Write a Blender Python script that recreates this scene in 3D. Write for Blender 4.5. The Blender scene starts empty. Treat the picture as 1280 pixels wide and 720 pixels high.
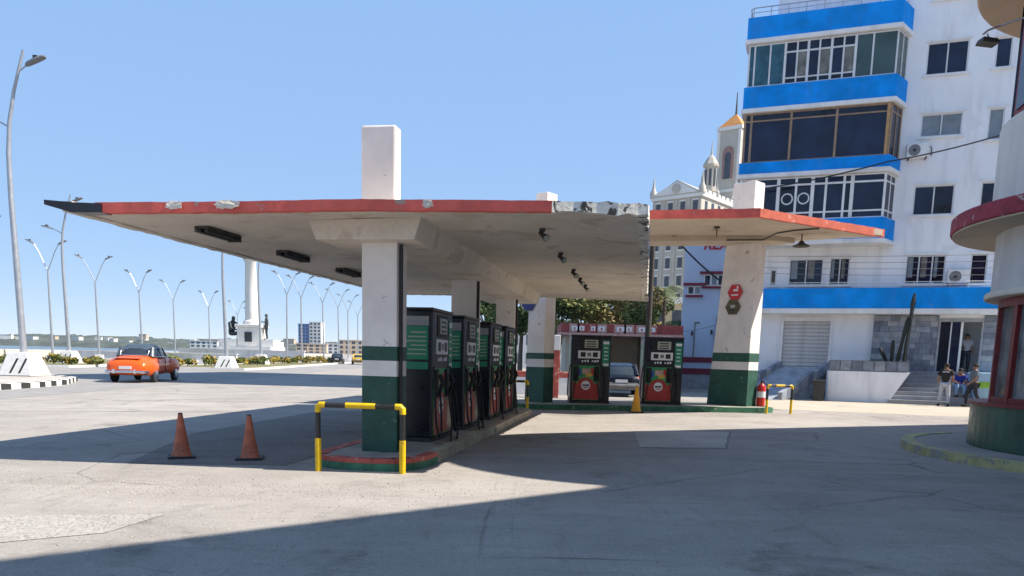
import bpy, bmesh, math, random
from mathutils import Vector, Matrix
R = math.radians
random.seed(7)
SC = bpy.context.scene
COL = SC.collection

# ---------------------------------------------------------------- camera
FPX, PITCH, ROLL, HY = 940.0, R(8.0), R(1.45), 446.0
PY0 = HY + FPX * math.tan(PITCH) / math.cos(ROLL)
cam_d = bpy.data.cameras.new('camera')
cam = bpy.data.objects.new('camera', cam_d); COL.objects.link(cam)
cam_d.sensor_fit = 'HORIZONTAL'; cam_d.sensor_width = 36.0
cam_d.lens = 36.0 * FPX / 1280.0
cam_d.shift_y = (PY0 - 360.0) / 1280.0
cam_d.clip_end = 20000.0; cam_d.clip_start = 0.05
fw = Vector((0, math.cos(PITCH), -math.sin(PITCH))); r0 = Vector((1, 0, 0)); u0 = r0.cross(fw)
rt = r0 * math.cos(ROLL) + u0 * math.sin(ROLL); up = u0 * math.cos(ROLL) - r0 * math.sin(ROLL)
cam.matrix_world = Matrix(((rt.x, up.x, -fw.x, 0), (rt.y, up.y, -fw.y, 0), (rt.z, up.z, -fw.z, 1.6), (0, 0, 0, 1)))
SC.camera = cam

# ---------------------------------------------------------------- sky, sun, exposure
TOSUN = Vector((0.83, -0.04, 1.0)).normalized()
world = bpy.data.worlds.new('World'); SC.world = world; world.use_nodes = True
wn = world.node_tree.nodes; wl = world.node_tree.links
bg = wn['Background']
sky = wn.new('ShaderNodeTexSky'); sky.sky_type = 'NISHITA'; sky.sun_disc = False
sky.sun_elevation = math.asin(TOSUN.z)
sky.sun_rotation = math.atan2(TOSUN.x, TOSUN.y)
sky.air_density = 1.0; sky.dust_density = 0.0; sky.ozone_density = 3.0; sky.altitude = 6000
# even-toned hazy blue as the phone recorded it: the whole sky dome gets the same tone curve
gm = wn.new('ShaderNodeGamma'); gm.inputs['Gamma'].default_value = 0.1; wl.new(sky.outputs[0], gm.inputs['Color'])
hs = wn.new('ShaderNodeHueSaturation'); hs.inputs['Saturation'].default_value = 5.2; hs.inputs['Hue'].default_value = 0.511; hs.inputs['Value'].default_value = 3.55; wl.new(gm.outputs[0], hs.inputs['Color'])
wl.new(hs.outputs[0], bg.inputs['Color'])
bg.inputs['Strength'].default_value = 0.1
sun_d = bpy.data.lights.new('sun', 'SUN'); sun_d.energy = 4.0; sun_d.angle = R(0.5); sun_d.color = (1.0, 0.925, 0.82)
sun = bpy.data.objects.new('sun', sun_d); COL.objects.link(sun)
sun.rotation_euler = TOSUN.to_track_quat('Z', 'Y').to_euler()
sun.location = (40, 0, 60)
SC.view_settings.view_transform = 'Standard'; SC.view_settings.look = 'None'
SC.view_settings.gamma = 1.0; SC.view_settings.exposure = 1.22
try: SC.view_settings.use_curve_mapping = False
except Exception: pass

# ---------------------------------------------------------------- helpers
def lin(h):
    h = h.lstrip('#'); o = []
    for i in (0, 2, 4):
        v = int(h[i:i + 2], 16) / 255.0
        o.append(v / 12.92 if v <= 0.04045 else ((v + 0.055) / 1.055) ** 2.4)
    return tuple(o)

MATS = {}
def mat(name, col, rough=0.7, var=0.18, scale=2.5, metal=0.0, bump=0.0, bscale=40.0, chip=None, chip_amt=0.0, chip_scale=3.0,
        streak=0.0, spec=0.5, grain=0.0, emit=None):
    """base colour with two scales of noise, optional chips of a second colour, vertical dirt streaks and fine relief"""
    if name in MATS: return MATS[name]
    m = bpy.data.materials.new(name); m.use_nodes = True
    nt = m.node_tree; N = nt.nodes; Lk = nt.links; b = N['Principled BSDF']
    b.inputs['Roughness'].default_value = rough; b.inputs['Metallic'].default_value = metal
    b.inputs['Specular IOR Level'].default_value = spec
    tc = N.new('ShaderNodeTexCoord')
    def noise(sc, det=5, dist=0.0, mapping=None):
        n = N.new('ShaderNodeTexNoise'); n.inputs['Scale'].default_value = sc; n.inputs['Detail'].default_value = det
        n.inputs['Roughness'].default_value = 0.62; n.inputs['Distortion'].default_value = dist
        src = tc.outputs['Object']
        if mapping:
            mp = N.new('ShaderNodeMapping'); mp.inputs['Scale'].default_value = mapping; Lk.new(src, mp.inputs[0]); src = mp.outputs[0]
        Lk.new(src, n.inputs['Vector']); return n
    def ramp(sock, a, b_, c0=0.0, c1=1.0):
        r = N.new('ShaderNodeMapRange'); r.inputs['From Min'].default_value = a; r.inputs['From Max'].default_value = b_
        r.inputs['To Min'].default_value = c0; r.inputs['To Max'].default_value = c1; Lk.new(sock, r.inputs['Value']); return r.outputs[0]
    def mix(fac, A, B, mode='MIX'):
        x = N.new('ShaderNodeMix'); x.data_type = 'RGBA'; x.blend_type = mode
        for key, v in ((0, fac), (6, A), (7, B)):
            if hasattr(v, 'is_linked') or hasattr(v, 'links'): Lk.new(v, x.inputs[key])
            else: x.inputs[key].default_value = v if key == 0 else (v[0], v[1], v[2], 1)
        return x.outputs[2]
    lo = tuple(max(0, c * (1 - var)) for c in col); hi = tuple(min(1, c * (1 + var)) for c in col)
    n1 = noise(scale)
    cur = mix(ramp(n1.outputs[0], 0.3, 0.7), lo, hi)
    if grain:
        n3 = noise(bscale * 1.7, 3)
        cur = mix(ramp(n3.outputs[0], 0.3, 0.7, 0, 1), mix(grain, cur, (0, 0, 0)), cur)
    if streak:
        n2 = noise(1.0, 4, 0.3, (1.7, 1.7, 0.22))
        cur = mix(ramp(n2.outputs[0], 0.5, 0.78, 0, streak), cur, tuple(c * 0.35 for c in (0.45, 0.4, 0.34)))
    if chip:
        n4 = noise(chip_scale, 8, 0.5)
        t = 0.72 - chip_amt * 0.4
        cur = mix(ramp(n4.outputs[0], t - 0.012, t + 0.012), cur, chip)
    Lk.new(cur, b.inputs['Base Color'])
    if bump:
        nb = noise(bscale, 6); bp = N.new('ShaderNodeBump'); bp.inputs['Strength'].default_value = bump; bp.inputs['Distance'].default_value = 0.02
        Lk.new(nb.outputs[0], bp.inputs['Height']); Lk.new(bp.outputs[0], b.inputs['Normal'])
    rn = noise(scale * 3); Lk.new(ramp(rn.outputs[0], 0.3, 0.7, max(0.02, rough - 0.08), min(1, rough + 0.1)), b.inputs['Roughness'])
    MATS[name] = m
    return m

def glass(name, col, rough=0.06, var=0.25, scale=0.7):
    return mat(name, col, rough=rough, var=var, scale=scale, spec=0.4)

class MB:
    """collects shapes, then links them as one mesh object"""
    def __init__(s): s.v = []; s.f = []
    def add(s, vs, fs):
        o = len(s.v); s.v += [tuple(v) for v in vs]; s.f += [tuple(i + o for i in f) for f in fs]; return s
    def box(s, x0, x1, y0, y1, z0, z1):
        return s.add([(x0, y0, z0), (x1, y0, z0), (x1, y1, z0), (x0, y1, z0), (x0, y0, z1), (x1, y0, z1), (x1, y1, z1), (x0, y1, z1)],
                     [(0, 3, 2, 1), (4, 5, 6, 7), (0, 1, 5, 4), (1, 2, 6, 5), (2, 3, 7, 6), (3, 0, 4, 7)])
    def prism(s, poly, z0, z1):
        n = len(poly); zf0 = z0 if callable(z0) else (lambda x, y: z0); zf1 = z1 if callable(z1) else (lambda x, y: z1)
        vs = [(x, y, zf0(x, y)) for x, y in poly] + [(x, y, zf1(x, y)) for x, y in poly]
        fs = [tuple(range(n - 1, -1, -1)), tuple(range(n, 2 * n))] + [(i, (i + 1) % n, n + (i + 1) % n, n + i) for i in range(n)]
        return s.add(vs, fs)
    def loft(s, rings, cap=True, closed=True):
        n = len(rings[0]); vs = [p for r in rings for p in r]; fs = []
        for k in range(len(rings) - 1):
            for i in range(n if closed else n - 1):
                j = (i + 1) % n; fs.append((k * n + i, k * n + j, (k + 1) * n + j, (k + 1) * n + i))
        if cap: fs += [tuple(range(n - 1, -1, -1)), tuple(range((len(rings) - 1) * n, len(rings) * n))]
        return s.add(vs, fs)
    def tube(s, path, r, n=8, cap=True):
        path = [Vector(p) for p in path]; rings = []
        rs = r if isinstance(r, (list, tuple)) else [r] * len(path)
        ref = None
        for i, p in enumerate(path):
            d = (path[min(i + 1, len(path) - 1)] - path[max(i - 1, 0)]).normalized()
            if ref is None: ref = Vector((0, 0, 1)) if abs(d.z) < 0.9 else Vector((1, 0, 0))
            a = (ref - d * ref.dot(d)).normalized(); b = d.cross(a); ref = a
            rings.append([p + (a * math.cos(2 * math.pi * k / n) + b * math.sin(2 * math.pi * k / n)) * rs[i] for k in range(n)])
        return s.loft(rings, cap)
    def lathe(s, prof, n=16, c=(0, 0, 0)):
        return s.loft([[(c[0] + r * math.cos(2 * math.pi * k / n), c[1] + r * math.sin(2 * math.pi * k / n), c[2] + z) for k in range(n)] for r, z in prof])
    def ellipsoid(s, c, r, n=14, m=8):
        rings = []
        for k in range(1, m):
            a = math.pi * k / m
            rings.append([(c[0] + r[0] * math.sin(a) * math.cos(2 * math.pi * i / n), c[1] + r[1] * math.sin(a) * math.sin(2 * math.pi * i / n), c[2] - r[2] * math.cos(a)) for i in range(n)])
        return s.loft(rings)
    def mesh(s, name, m, smooth=False):
        me = bpy.data.meshes.new(name); me.from_pydata(s.v, [], s.f)
        bm = bmesh.new(); bm.from_mesh(me); bmesh.ops.recalc_face_normals(bm, faces=bm.faces); bm.to_mesh(me); bm.free()
        if smooth:
            me.polygons.foreach_set('use_smooth', [True] * len(me.polygons))
            me.set_sharp_from_angle(angle=R(40))
        me.materials.append(m); return me
    def build(s, name, m, parent=None, smooth=False, bevel=0.0, label=None):
        o = bpy.data.objects.new(name, s.mesh(name, m, smooth)); COL.objects.link(o)
        if parent: o.parent = parent
        if bevel:
            md = o.modifiers.new('bevel', 'BEVEL'); md.width = bevel; md.segments = 2; md.limit_method = 'ANGLE'; md.angle_limit = R(50)
        if label: o['label'] = label
        return o

def thing(name, label, cat, loc=(0, 0, 0), rz=0.0, group=None):
    o = bpy.data.objects.new(name, None); COL.objects.link(o); o.empty_display_size = 0.3
    o.location = loc; o.rotation_euler = (0, 0, rz); tag(o, label, cat, group); return o
def tag(o, label, cat, group=None):
    o['label'] = label; o['category'] = cat
    if group: o['group'] = group
    return o
def struct(o, kind='structure'): o['kind'] = kind; return o
def shared(name, me, parent, loc=(0, 0, 0), rot=(0, 0, 0), scale=(1, 1, 1)):
    o = bpy.data.objects.new(name, me); COL.objects.link(o); o.parent = parent; o.location = loc; o.rotation_euler = rot; o.scale = scale; return o
def copy_tree(o, parent=None):
    c = o.copy(); COL.objects.link(c); c.parent = parent
    for ch in list(o.children): copy_tree(ch, c)
    return c
def text_mesh(name, body, size, m, parent, loc, rot, extrude=0.02, shear=0.0, offset=0.0):
    cu = bpy.data.curves.new(name, 'FONT'); cu.body = body; cu.size = size; cu.extrude = extrude; cu.shear = shear; cu.offset = offset
    t = bpy.data.objects.new(name + '_curve', cu); COL.objects.link(t)
    dg = bpy.context.evaluated_depsgraph_get(); me = bpy.data.meshes.new_from_object(t.evaluated_get(dg))
    bpy.data.objects.remove(t); me.materials.clear(); me.materials.append(m)
    o = bpy.data.objects.new(name, me); COL.objects.link(o); o.parent = parent; o.location = loc; o.rotation_euler = rot
    return o

# ---------------------------------------------------------------- materials
M_conc = mat('soffit_concrete', (0.74, 0.655, 0.55), 0.9, 0.16, 0.7, bump=0.25, bscale=12, grain=0.12, chip=(0.58, 0.49, 0.39), chip_amt=0.3, chip_scale=1.1)
M_roof = mat('canopy_roof', (0.5, 0.48, 0.45), 0.9, 0.2, 1.5)
M_red = mat('red_fascia_paint', (0.75, 0.13, 0.095), 0.75, 0.2, 3.0, bump=0.3, bscale=25, chip=(0.42, 0.3, 0.25), chip_amt=0.2, chip_scale=2.6, streak=0.12)
M_redlit = mat('sunlit_red_fascia_paint', (0.6, 0.13, 0.075), 0.75, 0.2, 3.0, bump=0.2, bscale=25, chip=(0.66, 0.42, 0.32), chip_amt=0.24, chip_scale=3.0)  # same red fascia paint, with the sunlit orange tone put into its colour
M_broken = mat('bare_broken_concrete', (0.76, 0.72, 0.64), 0.95, 0.2, 5.0, bump=0.8, bscale=9, chip=(0.1, 0.085, 0.07), chip_amt=0.38, chip_scale=6.0)
M_white = mat('white_paint', (0.7, 0.68, 0.65), 0.8, 0.08, 1.5, bump=0.12, bscale=20, streak=0.35)
M_colwhite = mat('column_white_paint', (0.78, 0.71, 0.65), 0.8, 0.1, 1.8, bump=0.2, bscale=20, streak=0.18, chip=(0.4, 0.36, 0.32), chip_amt=0.17, chip_scale=4)
M_green = mat('column_green_paint', (0.016, 0.075, 0.05), 0.55, 0.25, 3.0, bump=0.15, bscale=25, chip=(0.22, 0.27, 0.24), chip_amt=0.13, chip_scale=6)
M_kgreen = mat('kerb_green_paint', (0.045, 0.16, 0.09), 0.75, 0.4, 4.0, bump=0.4, bscale=15, chip=(0.4, 0.36, 0.3), chip_amt=0.2, chip_scale=5)
M_kred = mat('kerb_red_paint', (0.42, 0.09, 0.07), 0.8, 0.3, 5.0, bump=0.4, bscale=15, chip=(0.45, 0.4, 0.33), chip_amt=0.32, chip_scale=5)
M_kerb = mat('worn_kerb_concrete', (0.42, 0.36, 0.26), 0.9, 0.3, 4.0, bump=0.5, bscale=14, grain=0.15, chip=(0.14, 0.2, 0.12), chip_amt=0.12, chip_scale=2)
M_island = mat('island_top_concrete', (0.3, 0.27, 0.23), 0.9, 0.3, 2.0, bump=0.3, bscale=20, chip=(0.1, 0.09, 0.08), chip_amt=0.22, chip_scale=2)
M_black = mat('black_enamel', (0.01, 0.011, 0.016), 0.32, 0.4, 2.0, chip=(0.07, 0.07, 0.075), chip_amt=0.12, chip_scale=5)
M_blackm = mat('black_rubber', (0.012, 0.012, 0.013), 0.65, 0.3, 8.0)
M_dark = mat('dark_metal', (0.035, 0.033, 0.032), 0.6, 0.4, 6.0)
M_yellow = mat('yellow_enamel', (0.72, 0.46, 0.0), 0.45, 0.15, 6.0, chip=(0.2, 0.12, 0.05), chip_amt=0.2, chip_scale=14)
M_bblack = mat('black_band_paint', (0.02, 0.019, 0.018), 0.45, 0.3, 6.0, chip=(0.4, 0.28, 0.04), chip_amt=0.12, chip_scale=9)
M_cone = mat('faded_orange_rubber', (0.44, 0.13, 0.07), 0.8, 0.35, 7.0, chip=(0.09, 0.045, 0.03), chip_amt=0.24, chip_scale=14, streak=0.35)
M_cone2 = mat('yellow_orange_rubber', (0.8, 0.36, 0.02), 0.6, 0.12, 5.0)
M_steel = mat('galvanised_steel', (0.42, 0.43, 0.45), 0.45, 0.12, 3.0, metal=0.6)
M_grey = mat('grey_metal', (0.18, 0.185, 0.19), 0.5, 0.15, 3.0, metal=0.3)
M_chrome = mat('chrome', (0.7, 0.7, 0.72), 0.18, 0.05, 3.0, metal=1.0)
M_signred = mat('sign_red', (0.55, 0.02, 0.025), 0.4, 0.08, 3.0)
M_signwhite = mat('sign_white', (0.75, 0.75, 0.76), 0.45, 0.05, 3.0)
M_signgreen = mat('sign_green', (0.02, 0.24, 0.13), 0.4, 0.1, 3.0)
M_lcd = mat('lcd_grey', (0.42, 0.43, 0.36), 0.25, 0.1, 8.0)
M_blackink = mat('black_ink', (0.015, 0.015, 0.016), 0.5, 0.1, 3.0)
M_brownsign = mat('sign_brown', (0.1, 0.075, 0.03), 0.5, 0.5, 12.0)
M_bluesign = mat('sign_blue', (0.02, 0.03, 0.16), 0.45, 0.2, 6.0)
M_extred = mat('extinguisher_red', (0.55, 0.025, 0.015), 0.3, 0.06, 3.0)

# ---------------------------------------------------------------- ground, roads, sea
def ground_mat(name, c0, c1, crack=0.5, stain=0.5, agg=0.0, rough=0.9):
    m = bpy.data.materials.new(name); m.use_nodes = True
    nt = m.node_tree; N = nt.nodes; Lk = nt.links; b = N['Principled BSDF']; b.inputs['Roughness'].default_value = rough
    b.inputs['Specular IOR Level'].default_value = 0.3
    tc = N.new('ShaderNodeTexCoord')
    def noise(sc, det=6, dist=0.0, mp=None):
        n = N.new('ShaderNodeTexNoise'); n.inputs['Scale'].default_value = sc; n.inputs['Detail'].default_value = det; n.inputs['Roughness'].default_value = 0.65
        n.inputs['Distortion'].default_value = dist; src = tc.outputs['Object']
        if mp:
            q = N.new('ShaderNodeMapping'); q.inputs['Scale'].default_value = mp; q.inputs['Rotation'].default_value = (0, 0, 0.25); Lk.new(src, q.inputs[0]); src = q.outputs[0]
        Lk.new(src, n.inputs['Vector']); return n.outputs[0]
    def rng(s, a, c, t0=0.0, t1=1.0):
        r = N.new('ShaderNodeMapRange'); r.inputs[1].default_value = a; r.inputs[2].default_value = c; r.inputs[3].default_value = t0; r.inputs[4].default_value = t1
        Lk.new(s, r.inputs[0]); return r.outputs[0]
    def mix(f, A, B, mode='MIX'):
        x = N.new('ShaderNodeMix'); x.data_type = 'RGBA'; x.blend_type = mode
        for k, v in ((0, f), (6, A), (7, B)):
            if hasattr(v, 'links'): Lk.new(v, x.inputs[k])
            else: x.inputs[k].default_value = v if k == 0 else (*v, 1)
        return x.outputs[2]
    def mul(a, c):
        q = N.new('ShaderNodeMath'); q.operation = 'MULTIPLY'
        for i, v in enumerate((a, c)):
            if hasattr(v, 'links'): Lk.new(v, q.inputs[i])
            else: q.inputs[i].default_value = v
        return q.outputs[0]
    cur = mix(rng(noise(0.16, 8, 0.6), 0.36, 0.64), c0, c1)
    cur = mix(rng(noise(0.9, 7, 0.4), 0.42, 0.72, 0, 0.4), cur, tuple(c * 0.68 for c in c0))
    # tyre-polished streaks along the driving direction
    cur = mix(rng(noise(1.0, 6, 0.5, (0.22, 1.5, 1)), 0.5, 0.75, 0, 0.4), cur, tuple(min(1, c * 1.22) for c in c1))
    # oil stains
    st = mul(rng(noise(0.55, 4, 0.8), 0.56, 0.7), rng(noise(3.0, 5), 0.35, 0.6))
    cur = mix(mul(st, stain), cur, tuple(c * 0.42 for c in c0))
    # cracks
    vo = N.new('ShaderNodeTexVoronoi'); vo.feature = 'DISTANCE_TO_EDGE'; vo.inputs['Scale'].default_value = 0.33
    wm = N.new('ShaderNodeMix'); wm.data_type = 'VECTOR'; wm.inputs[0].default_value = 0.12
    nv = N.new('ShaderNodeTexNoise'); nv.inputs['Scale'].default_value = 1.7; nv.inputs['Detail'].default_value = 6
    Lk.new(tc.outputs['Object'], nv.inputs['Vector']); Lk.new(tc.outputs['Object'], wm.inputs[4]); Lk.new(nv.outputs['Color'], wm.inputs[5]); Lk.new(wm.outputs[1], vo.inputs['Vector'])
    cr = mul(rng(vo.outputs['Distance'], 0.0, 0.008, 1, 0), rng(noise(0.25, 3), 0.5, 0.62))
    cur = mix(mul(cr, crack), cur, tuple(c * 0.3 for c in c0))
    # scuffs, tyre marks and pits
    cur = mix(rng(noise(1.0, 8, 1.2, (0.5, 6.0, 1)), 0.54, 0.7, 0, 0.34), cur, tuple(c * 0.6 for c in c0))
    cur = mix(rng(noise(1.0, 7, 0.8, (4.5, 0.45, 1)), 0.57, 0.72, 0, 0.36), cur, tuple(c * 0.62 for c in c0))
    cur = mix(rng(noise(7.0, 8, 0.3), 0.56, 0.66, 0, 0.3), cur, tuple(c * 0.55 for c in c0))
    cur = mix(rng(noise(11.0, 8, 0.3), 0.58, 0.68, 0, 0.28), cur, tuple(min(1, c * 1.4) for c in c1))
    # grain
    cur = mix(rng(noise(38, 3), 0.32, 0.68, 0.3, 0), cur, (0.03, 0.03, 0.03))
    if agg:
        v2 = N.new('ShaderNodeTexVoronoi'); v2.inputs['Scale'].default_value = 55; Lk.new(tc.outputs['Object'], v2.inputs['Vector'])
        bw = N.new('ShaderNodeRGBToBW'); Lk.new(v2.outputs['Color'], bw.inputs[0])
        cur = mix(mul(rng(bw.outputs[0], 0.3, 0.75), agg), cur, (0.62, 0.58, 0.5)); cur = mix(mul(rng(bw.outputs[0], 0.42, 0.2), agg), cur, (0.1, 0.09, 0.085))
    Lk.new(cur, b.inputs['Base Color'])
    bp = N.new('ShaderNodeBump'); bp.inputs['Strength'].default_value = 0.55; bp.inputs['Distance'].default_value = 0.014
    hs = N.new('ShaderNodeMath'); hs.operation = 'SUBTRACT'; Lk.new(noise(30, 5), hs.inputs[0]); Lk.new(mul(cr, 2.0), hs.inputs[1])
    Lk.new(hs.outputs[0], bp.inputs['Height']); Lk.new(bp.outputs[0], b.inputs['Normal'])
    MATS[name] = m; return m

G_conc = ground_mat('forecourt_concrete', (0.305, 0.277, 0.248), (0.405, 0.37, 0.335), 0.8, 0.8)
G_asph = ground_mat('old_avenue_asphalt', (0.262, 0.248, 0.235), (0.342, 0.323, 0.307), 0.6, 0.5)
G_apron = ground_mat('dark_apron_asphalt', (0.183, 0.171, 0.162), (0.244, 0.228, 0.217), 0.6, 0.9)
G_agg = ground_mat('exposed_aggregate', (0.305, 0.281, 0.256), (0.378, 0.354, 0.327), 0.2, 0.2, agg=0.3)
G_patch = ground_mat('patch_concrete', (0.415, 0.381, 0.342), (0.512, 0.476, 0.433), 0.3, 0.4)

def sheet(name, poly, z, m, kind='structure'):
    return struct(MB().add([(x, y, z) for x, y in poly], [tuple(range(len(poly)))]).build(name, m), kind)
coast = [(-62, -80), (-62, 120), (-64, 200), (-78, 330), (-110, 450), (-190, 620), (-330, 800), (-420, 1100)]
sheet('ground', coast + [(-300, 1700), (900, 2600), (2600, 2600), (2600, -80)], 0.0, G_conc)
sheet('avenue_road', [(-15, -20), (-15, 44), (-19, 120), (-26, 260), (-48, 420), (-100, 600), (-118, 590), (-70, 420), (-56, 260), (-53, 120), (-50, 60), (-50, -20)], 0.004, G_asph)
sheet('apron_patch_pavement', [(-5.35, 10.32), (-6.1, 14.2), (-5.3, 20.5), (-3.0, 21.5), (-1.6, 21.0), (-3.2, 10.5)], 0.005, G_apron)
sheet('aggregate_patch_pavement', [(-6.6, 6.6), (-3.35, 7.15), (-3.5, 6.35), (-4.2, 5.9), (-5.6, 5.3), (-7.5, 5.0)], 0.005, G_agg)
sheet('concrete_patch_pavement', [(2.75, 17.0), (5.0, 17.3), (4.0, 14.0), (2.35, 13.75)], 0.005, G_patch)
sheet('street_pavement', [(9.0, 26.6), (26, 21.6), (40, 24), (40, 32), (21, 33.2), (10, 36.2)], 0.004, ground_mat('dusty_pavement', (0.439, 0.378, 0.293), (0.525, 0.464, 0.372), 0.5, 0.5))
M_seam = mat('tar_seam', (0.05, 0.048, 0.045), 0.8, 0.3, 6.0)
def seam(pts, w):
    mb = MB(); n = len(pts); L_, R_ = [], []
    for i, p in enumerate(pts):
        a = Vector(pts[max(i - 1, 0)]); c = Vector(pts[min(i + 1, n - 1)]); d = (c - a).normalized(); q = Vector((-d.y, d.x)) * w * random.uniform(0.6, 1.2)
        L_.append((p[0] + q.x, p[1] + q.y, 0.0075)); R_.append((p[0] - q.x, p[1] - q.y, 0.0075))
    mb.add(L_ + R_, [(i, i + 1, n + i + 1, n + i) for i in range(n - 1)])
    return struct(mb.build('pavement_seam', M_seam))
def wob(a, b_, n=14, k=0.03):
    return [(a[0] + (b_[0] - a[0]) * i / n + random.uniform(-k, k), a[1] + (b_[1] - a[1]) * i / n + random.uniform(-k, k)) for i in range(n + 1)]
seam(wob((1.1, 9.0), (3.9, 11.4)), 0.006)
seam(wob((4.0, 14.0), (5.0, 17.3)), 0.01); seam(wob((2.35, 13.75), (4.0, 14.0)), 0.012); seam(wob((-12, 22.5), (-4, 24.5)), 0.02); seam(wob((-14, 17.5), (-7, 19.5)), 0.02)

msea = mat('sea_water', (0.05, 0.09, 0.11), 0.22, 0.3, 0.05, bump=0.6, bscale=0.4)
sheet('sea_water', [(-4000, -80), (-4000, 4200), (900, 4200), (900, 2600), (-300, 1700), (-400, 1080), (-300, 780), (-150, 600), (-90, 440), (-60, 330), (-50, 200), (-40, 120), (-40, -80)], -1.6, msea)

# ---------------------------------------------------------------- far shore
def shore():
    nx, ny = 620, 9; mb = MB(); vs = []
    rr = random.Random(3)
    prof = [0.0]
    for i in range(nx + 1): prof.append(prof[-1] * 0.95 + rr.uniform(-.6, .6))
    for j in range(ny + 1):
        for i in range(nx + 1):
            x = -2400 + 3600 * i / nx; t = j / ny
            h = (9 + 21 * t + prof[i] * 1.5 * t + rr.uniform(-2.8, 2.8)) * (1 if j else 0) - 2
            vs.append((x, 1750 + 420 * t + x * 0.1, h))
    fs = [(j * (nx + 1) + i, j * (nx + 1) + i + 1, (j + 1) * (nx + 1) + i + 1, (j + 1) * (nx + 1) + i) for j in range(ny) for i in range(nx)]
    mb.add(vs, fs)
    return struct(mb.build('far_shore_hills', mat('far_woods', (0.038, 0.05, 0.04), 0.95, 0.7, 0.03), smooth=False))
shore()
M_farw = mat('far_white_wall', (0.7, 0.68, 0.64), 0.8, 0.12, 0.1)
M_faro = mat('far_ochre_wall', (0.55, 0.42, 0.3), 0.8, 0.12, 0.1)
M_farwin = mat('far_window', (0.05, 0.06, 0.08), 0.3, 0.3, 1)
M_tile = mat('terracotta_tiles', (0.42, 0.17, 0.08), 0.85, 0.2, 1.0)
rr = random.Random(11)
for k in range(60):
    x = -1500 + 27 * k + rr.uniform(-18, 18); y = 1800 + rr.uniform(0, 150) + x * 0.1; w = rr.uniform(8, 30); h = rr.uniform(5, 12)
    mb = MB().box(-w / 2, w / 2, 0, 14, 0, h).box(-w / 2 - .5, w / 2 + .5, -.5, 14.5, h, h + 1)
    t = thing('shore_house', 'small pale house among the trees on the far shore', 'house', (x, y, 11 + rr.uniform(-3, 9)), rr.uniform(-.3, .3), 'pale houses on the far shore')
    mb.build('wall', M_farw if k % 4 else M_faro, t)

def far_block(name, label, x, y, w, d, h, m, rz=0.0, cols=4, rows=6, z=0.0, roof=None):
    t = thing(name, label, 'building', (x, y, z), rz)
    MB().box(-w / 2, w / 2, 0, d, 0, h).build('wall', m, t)
    MB().box(-w / 2 - .3, w / 2 + .3, -.3, d + .3, h + .01, h + .6).build('roof', roof or m, t)
    if cols:
        cw = w / cols; rh = h / rows; me = MB().box(-cw * .28, cw * .28, -.06, .1, -rh * .28, rh * .28).mesh('window', M_farwin)
        for i in range(cols):
            for j in range(rows): shared('window', me, t, (-w / 2 + cw * (i + .5), 0, rh * (j + .55)))
    return t
far_block('apartment_tower', 'slim distant tower with a blue face beyond the avenue, left of its white twin', -200, 720, 10, 14, 27, mat('blue_tower_wall', (0.1, 0.2, 0.42), 0.6, 0.1, .3), 0, 3, 9)
far_block('apartment_tower', 'slim distant white tower beyond the avenue, right of the blue faced tower', -188.5, 718, 11, 14, 29, M_farw, 0, 3, 9)
rr = random.Random(5)
spec = [(-222, 690, 16, 9), (-246, 700, 20, 13), (-300, 760, 30, 11), (-262, 640, 22, 8), (-165, 700, 24, 9), (-140, 660, 26, 12), (-118, 690, 18, 16), (-96, 640, 24, 11), (-150, 560, 22, 7), (-75, 600, 26, 13), (-48, 620, 22, 15), (-20, 560, 26, 14)]
for k, (x, y, w, h) in enumerate(spec):
    t = far_block('city_block', 'low pale building in the distant waterfront row beyond the avenue', x, y, w, 16, h, (M_farw, M_farw, M_faro)[k % 3], rr.uniform(-.2, .2), 5, 3)
    t['group'] = 'low distant waterfront buildings'
# ---------------------------------------------------------------- sea wall, medians, traffic island
M_seaw = mat('sea_wall_concrete', (0.52, 0.47, 0.40), 0.9, 0.2, 0.4, streak=0.3)
t = thing('sea_wall', 'long pale concrete sea wall along the water side of the avenue', 'wall', (0, 0, 0))
pts = [(-61, -10)] + coast[1:6]
for a, c in zip(pts[:-1], pts[1:]):
    d = (Vector(c) - Vector(a)).normalized(); q = Vector((-d.y, d.x)) * .35
    MB().prism([(a[0] + q.x + .9, a[1] + q.y), (a[0] - q.x + .9, a[1] - q.y), (c[0] - q.x + .9, c[1] - q.y), (c[0] + q.x + .9, c[1] + q.y)], -1.0, 1.0).build('wall_section', M_seaw, t)
t = thing('parapet_wall', 'white painted low wall in front of the monument', 'wall', (-40, 112, 0))
MB().box(-9.5, 9, -.25, .25, 0, 1.55).build('wall_section', M_white, t); MB().box(-9.6, 9.1, -.32, .32, 1.552, 1.68).build('coping', M_white, t)
t = thing('parapet_wall', 'white painted low wall across the grass behind the orange car', 'wall', (-47, 92, 0), R(4))
MB().box(-7, 13, -.25, .25, 0, 1.0).build('wall_section', M_white, t); MB().box(-7.1, 13.1, -.32, .32, 1.002, 1.12).build('coping', M_white, t)

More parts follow.
